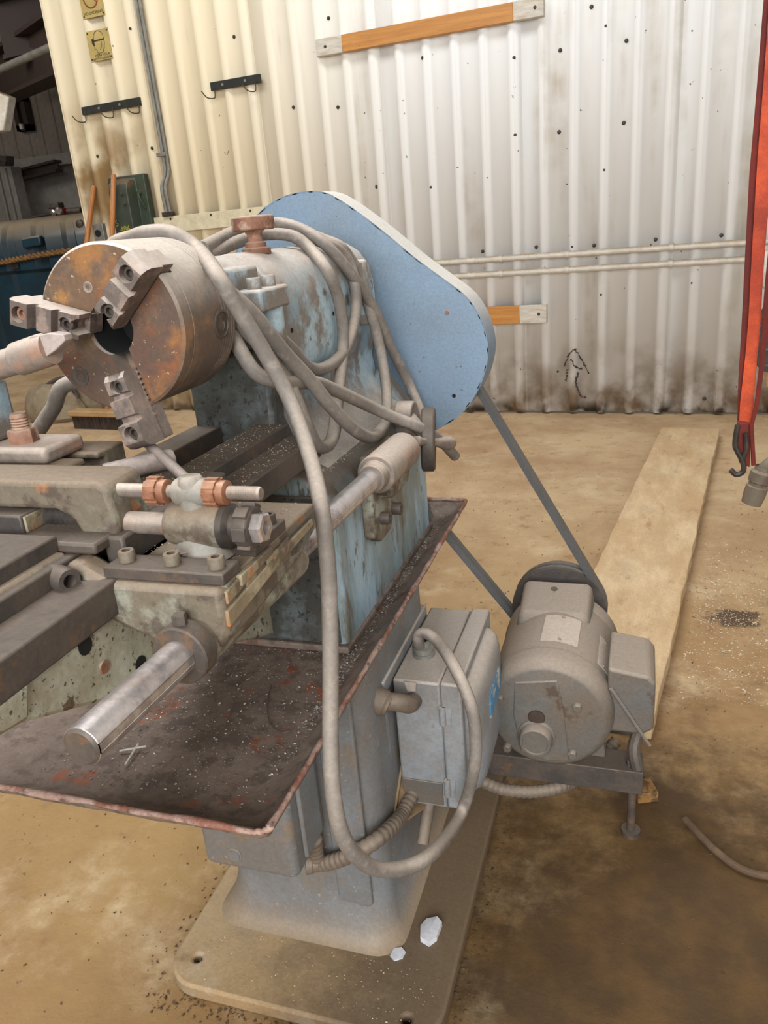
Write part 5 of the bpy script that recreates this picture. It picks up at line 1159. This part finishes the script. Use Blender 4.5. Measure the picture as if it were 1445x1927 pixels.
# ------------------------------------------------------------------ power cable draped over the headstock
CR_ = .0098
def cpath(lst):
    out = []
    for e_ in lst:
        if isinstance(e_, V): out.append(e_)
        else: out.append(P(e_[0], e_[1], **e_[2]))
    return smoothpath(out, 6)
def X_(v): return dict(X=v)
def Y_(v): return dict(Y=v)
strands = [
 # from behind the chuck over its top, down in front of the tray and up to the gland
 [V((-.675, .90, 1.00)), V((-.68, .90, 1.08)), V((-.65, .89, 1.15)), (250, 447, Y_(.885)), (285, 438, Y_(.875)), (325, 440, Y_(.87)), (372, 470, Y_(.87)), (412, 523, X_(-.456)), (452, 588, X_(-.442)), (500, 668, X_(-.425)), (545, 752, X_(-.405)), (580, 850, X_(-.375)), (602, 940, X_(-.338)), (615, 1040, X_(-.330)), (620, 1130, X_(-.328)), (622, 1260, X_(-.326)), (622, 1400, X_(-.323)), (628, 1500, X_(-.318)), (648, 1580, X_(-.310)), (695, 1630, X_(-.295)), (755, 1634, X_(-.270)), (815, 1604, X_(-.245)), (866, 1535, Y_(.955)), (892, 1445, Y_(.965)), (894, 1370, Y_(.975)), (880, 1310, Y_(.985)), (852, 1250, Y_(1.01)), (825, 1210, dict(Z=.505)), (803, 1192, dict(Z=.512)), (789, 1194, dict(Z=.508)), (787, 1210, dict(Z=.493)), V((gx, gy, .475))],
 [(381, 467, Y_(1.03)), (415, 449, Y_(1.12)), (450, 434, Y_(1.19)), (516, 420, Y_(1.27)), (566, 431, X_(-.545)), (616, 464, X_(-.500)), (666, 522, X_(-.472)), (703, 580, X_(-.458)), (732, 646, X_(-.448)), (765, 712, X_(-.432)), (790, 770, X_(-.405)), (800, 800, X_(-.39))],
 [(392, 482, Y_(1.05)), (430, 462, Y_(1.13)), (466, 449, Y_(1.18)), (500, 441, Y_(1.22)), (549, 444, X_(-.545)), (583, 468, X_(-.515)), (616, 510, X_(-.476)), (636, 560, X_(-.472)), (645, 614, X_(-.472)), (645, 664, X_(-.472)), (638, 724, X_(-.462)), (633, 772, X_(-.440)), (628, 816, X_(-.428)), (616, 838, X_(-.425)), (596, 838, X_(-.425)), (576, 800, X_(-.43)), (555, 748, X_(-.44)), (533, 706, X_(-.45)), (487, 648, X_(-.462)), (445, 600, X_(-.475)), (416, 570, X_(-.49)), (396, 548, X_(-.53))],
 [(520, 436, Y_(1.30)), (575, 440, X_(-.548)), (612, 452, X_(-.515)), (640, 464, X_(-.492)), (657, 484, X_(-.484)), (678, 521, X_(-.474)), (695, 579, X_(-.464)), (707, 621, X_(-.458)), (720, 683, X_(-.448)), (728, 745, X_(-.435)), (725, 793, X_(-.418)), (709, 818, X_(-.405)), (690, 822, X_(-.400)), (657, 801, X_(-.402)), (616, 757, X_(-.415)), (583, 715, X_(-.425)), (533, 661, X_(-.44)), (487, 603, X_(-.455)), (445, 562, X_(-.470)), (412, 537, X_(-.49)), (392, 518, X_(-.53))],
 [(560, 440, X_(-.552)), (612, 458, X_(-.505)), (645, 478, X_(-.488)), (660, 502, X_(-.480)), (668, 537, X_(-.472)), (670, 579, X_(-.47)), (661, 629, X_(-.47)), (641, 670, X_(-.472)), (607, 694, X_(-.472)), (578, 690, X_(-.472)), (549, 658, X_(-.472)), (512, 625, X_(-.472)), (475, 596, X_(-.478)), (440, 572, X_(-.492)), (410, 560, X_(-.53))],
 [(412, 580, X_(-.53)), (433, 615, X_(-.497)), (454, 662, X_(-.478)), (487, 706, X_(-.460)), (537, 720, X_(-.445)), (591, 720, X_(-.437)), (632, 735, X_(-.430)), (682, 758, X_(-.415)), (736, 783, X_(-.385)), (786, 803, X_(-.350)), (827, 828, X_(-.330)), (856, 858, X_(-.322))],
 # behind the chuck joining the loops to the strand that hangs on the far side
 [(396, 548, X_(-.53)), V((-.60, .93, 1.15)), V((-.67, .93, 1.08)), V((-.69, .94, .98)), (128, 722, Y_(.88)), (100, 768, Y_(.87)), (66, 818, Y_(.86)), (20, 875, Y_(.85)), (-40, 930, Y_(.84))],
]
g = G()
for i, st in enumerate(strands): g.tube(cpath(st), CR_ if i < 6 else .0108, 12)
obj('power_cable', g, cable_mat, label='thick grey rubber power cable looped over the headstock and chuck', cat='cable', angle=70)

# ------------------------------------------------------------------ litter
def scrap(name, c, pts, h, label, mat=paper):
    g = G(); c = V(c); n = len(pts)
    top = [c + V((x, y, h * (.5 + .5 * random.random()))) for x, y in pts]; bot = [c + V((x, y, 0)) for x, y in pts]
    g.add(bot + top + [c + V((0, 0, h * 1.2))], [tuple(range(n - 1, -1, -1))] + [(i, (i + 1) % n, n + (i + 1) % n, n + i) for i in range(n)] + [(n + i, n + (i + 1) % n, 2 * n) for i in range(n)])
    return obj(name, g, mat, label=label, cat='paper', group='paper scraps on the base plate', angle=20)
c_ = P(810, 1755, Z=.03); scrap('paper_scrap', (c_.x, c_.y, .0285), [(-.012, -.020), (.004, -.026), (.014, -.012), (.016, .018), (.006, .026), (-.012, .020), (-.018, .004)], .012, 'larger crumpled white paper scrap on the base plate')
c_ = P(748, 1782, Z=.03); scrap('paper_scrap', (c_.x + .004, c_.y - .012, .0285), [(-.012, -.006), (-.002, -.014), (.010, -.006), (.012, .006), (.003, .013), (-.009, .008)], .0025, 'smaller flat white paper scrap on the base plate')
def near_plank():
    while True:
        p = V((random.uniform(.10, .75), random.uniform(1.75, 2.75), .0)); q = p - far_l
        if q.dot(nn) > wd_ + .03 and random.random() < math.exp(-((p.y - 2.2) / .45) ** 2): return p
chips('gravel_chips', 5200, near_plank, chip_mat, None, .003, .009, label='pale gravelly chips strewn on the floor beside the plank', cat='chips')
def floor_any():
    while True:
        p = V((random.uniform(-1.4, .9), random.uniform(.45, 3.6), 0))
        if not (-.74 < p.x < -.23 and .72 < p.y < 1.54) and (p - far_l).dot(nn) * ((p - far_l).dot(nn) - wd_) > 0: return p
chips('floor_crumbs', 2200, floor_any, clump_mat, None, .002, .008, label='dark crumbs and grit scattered over the brown floor', cat='crumbs')
def plate_edge():
    t_ = random.random()
    if t_ < .45: return V((random.uniform(-.74, -.25), .742 - abs(random.gauss(0, .018)), 0))
    if t_ < .75: return V((-.25 + abs(random.gauss(0, .02)), random.uniform(.76, 1.5), 0))
    return V((-.72 - abs(random.gauss(0, .025)), random.uniform(.76, 1.4), 0))
chips('dirt_clumps', 600, plate_edge, clump_mat, None, .002, .010, label='dark dirt clumps swept along the edge of the lathe base plate', cat='dirt')
chips('base_plate_crumbs', 350, lambda: V((random.uniform(-.70, -.27), random.uniform(.76, .86), .028)), chip_mat, LA, .001, .004)
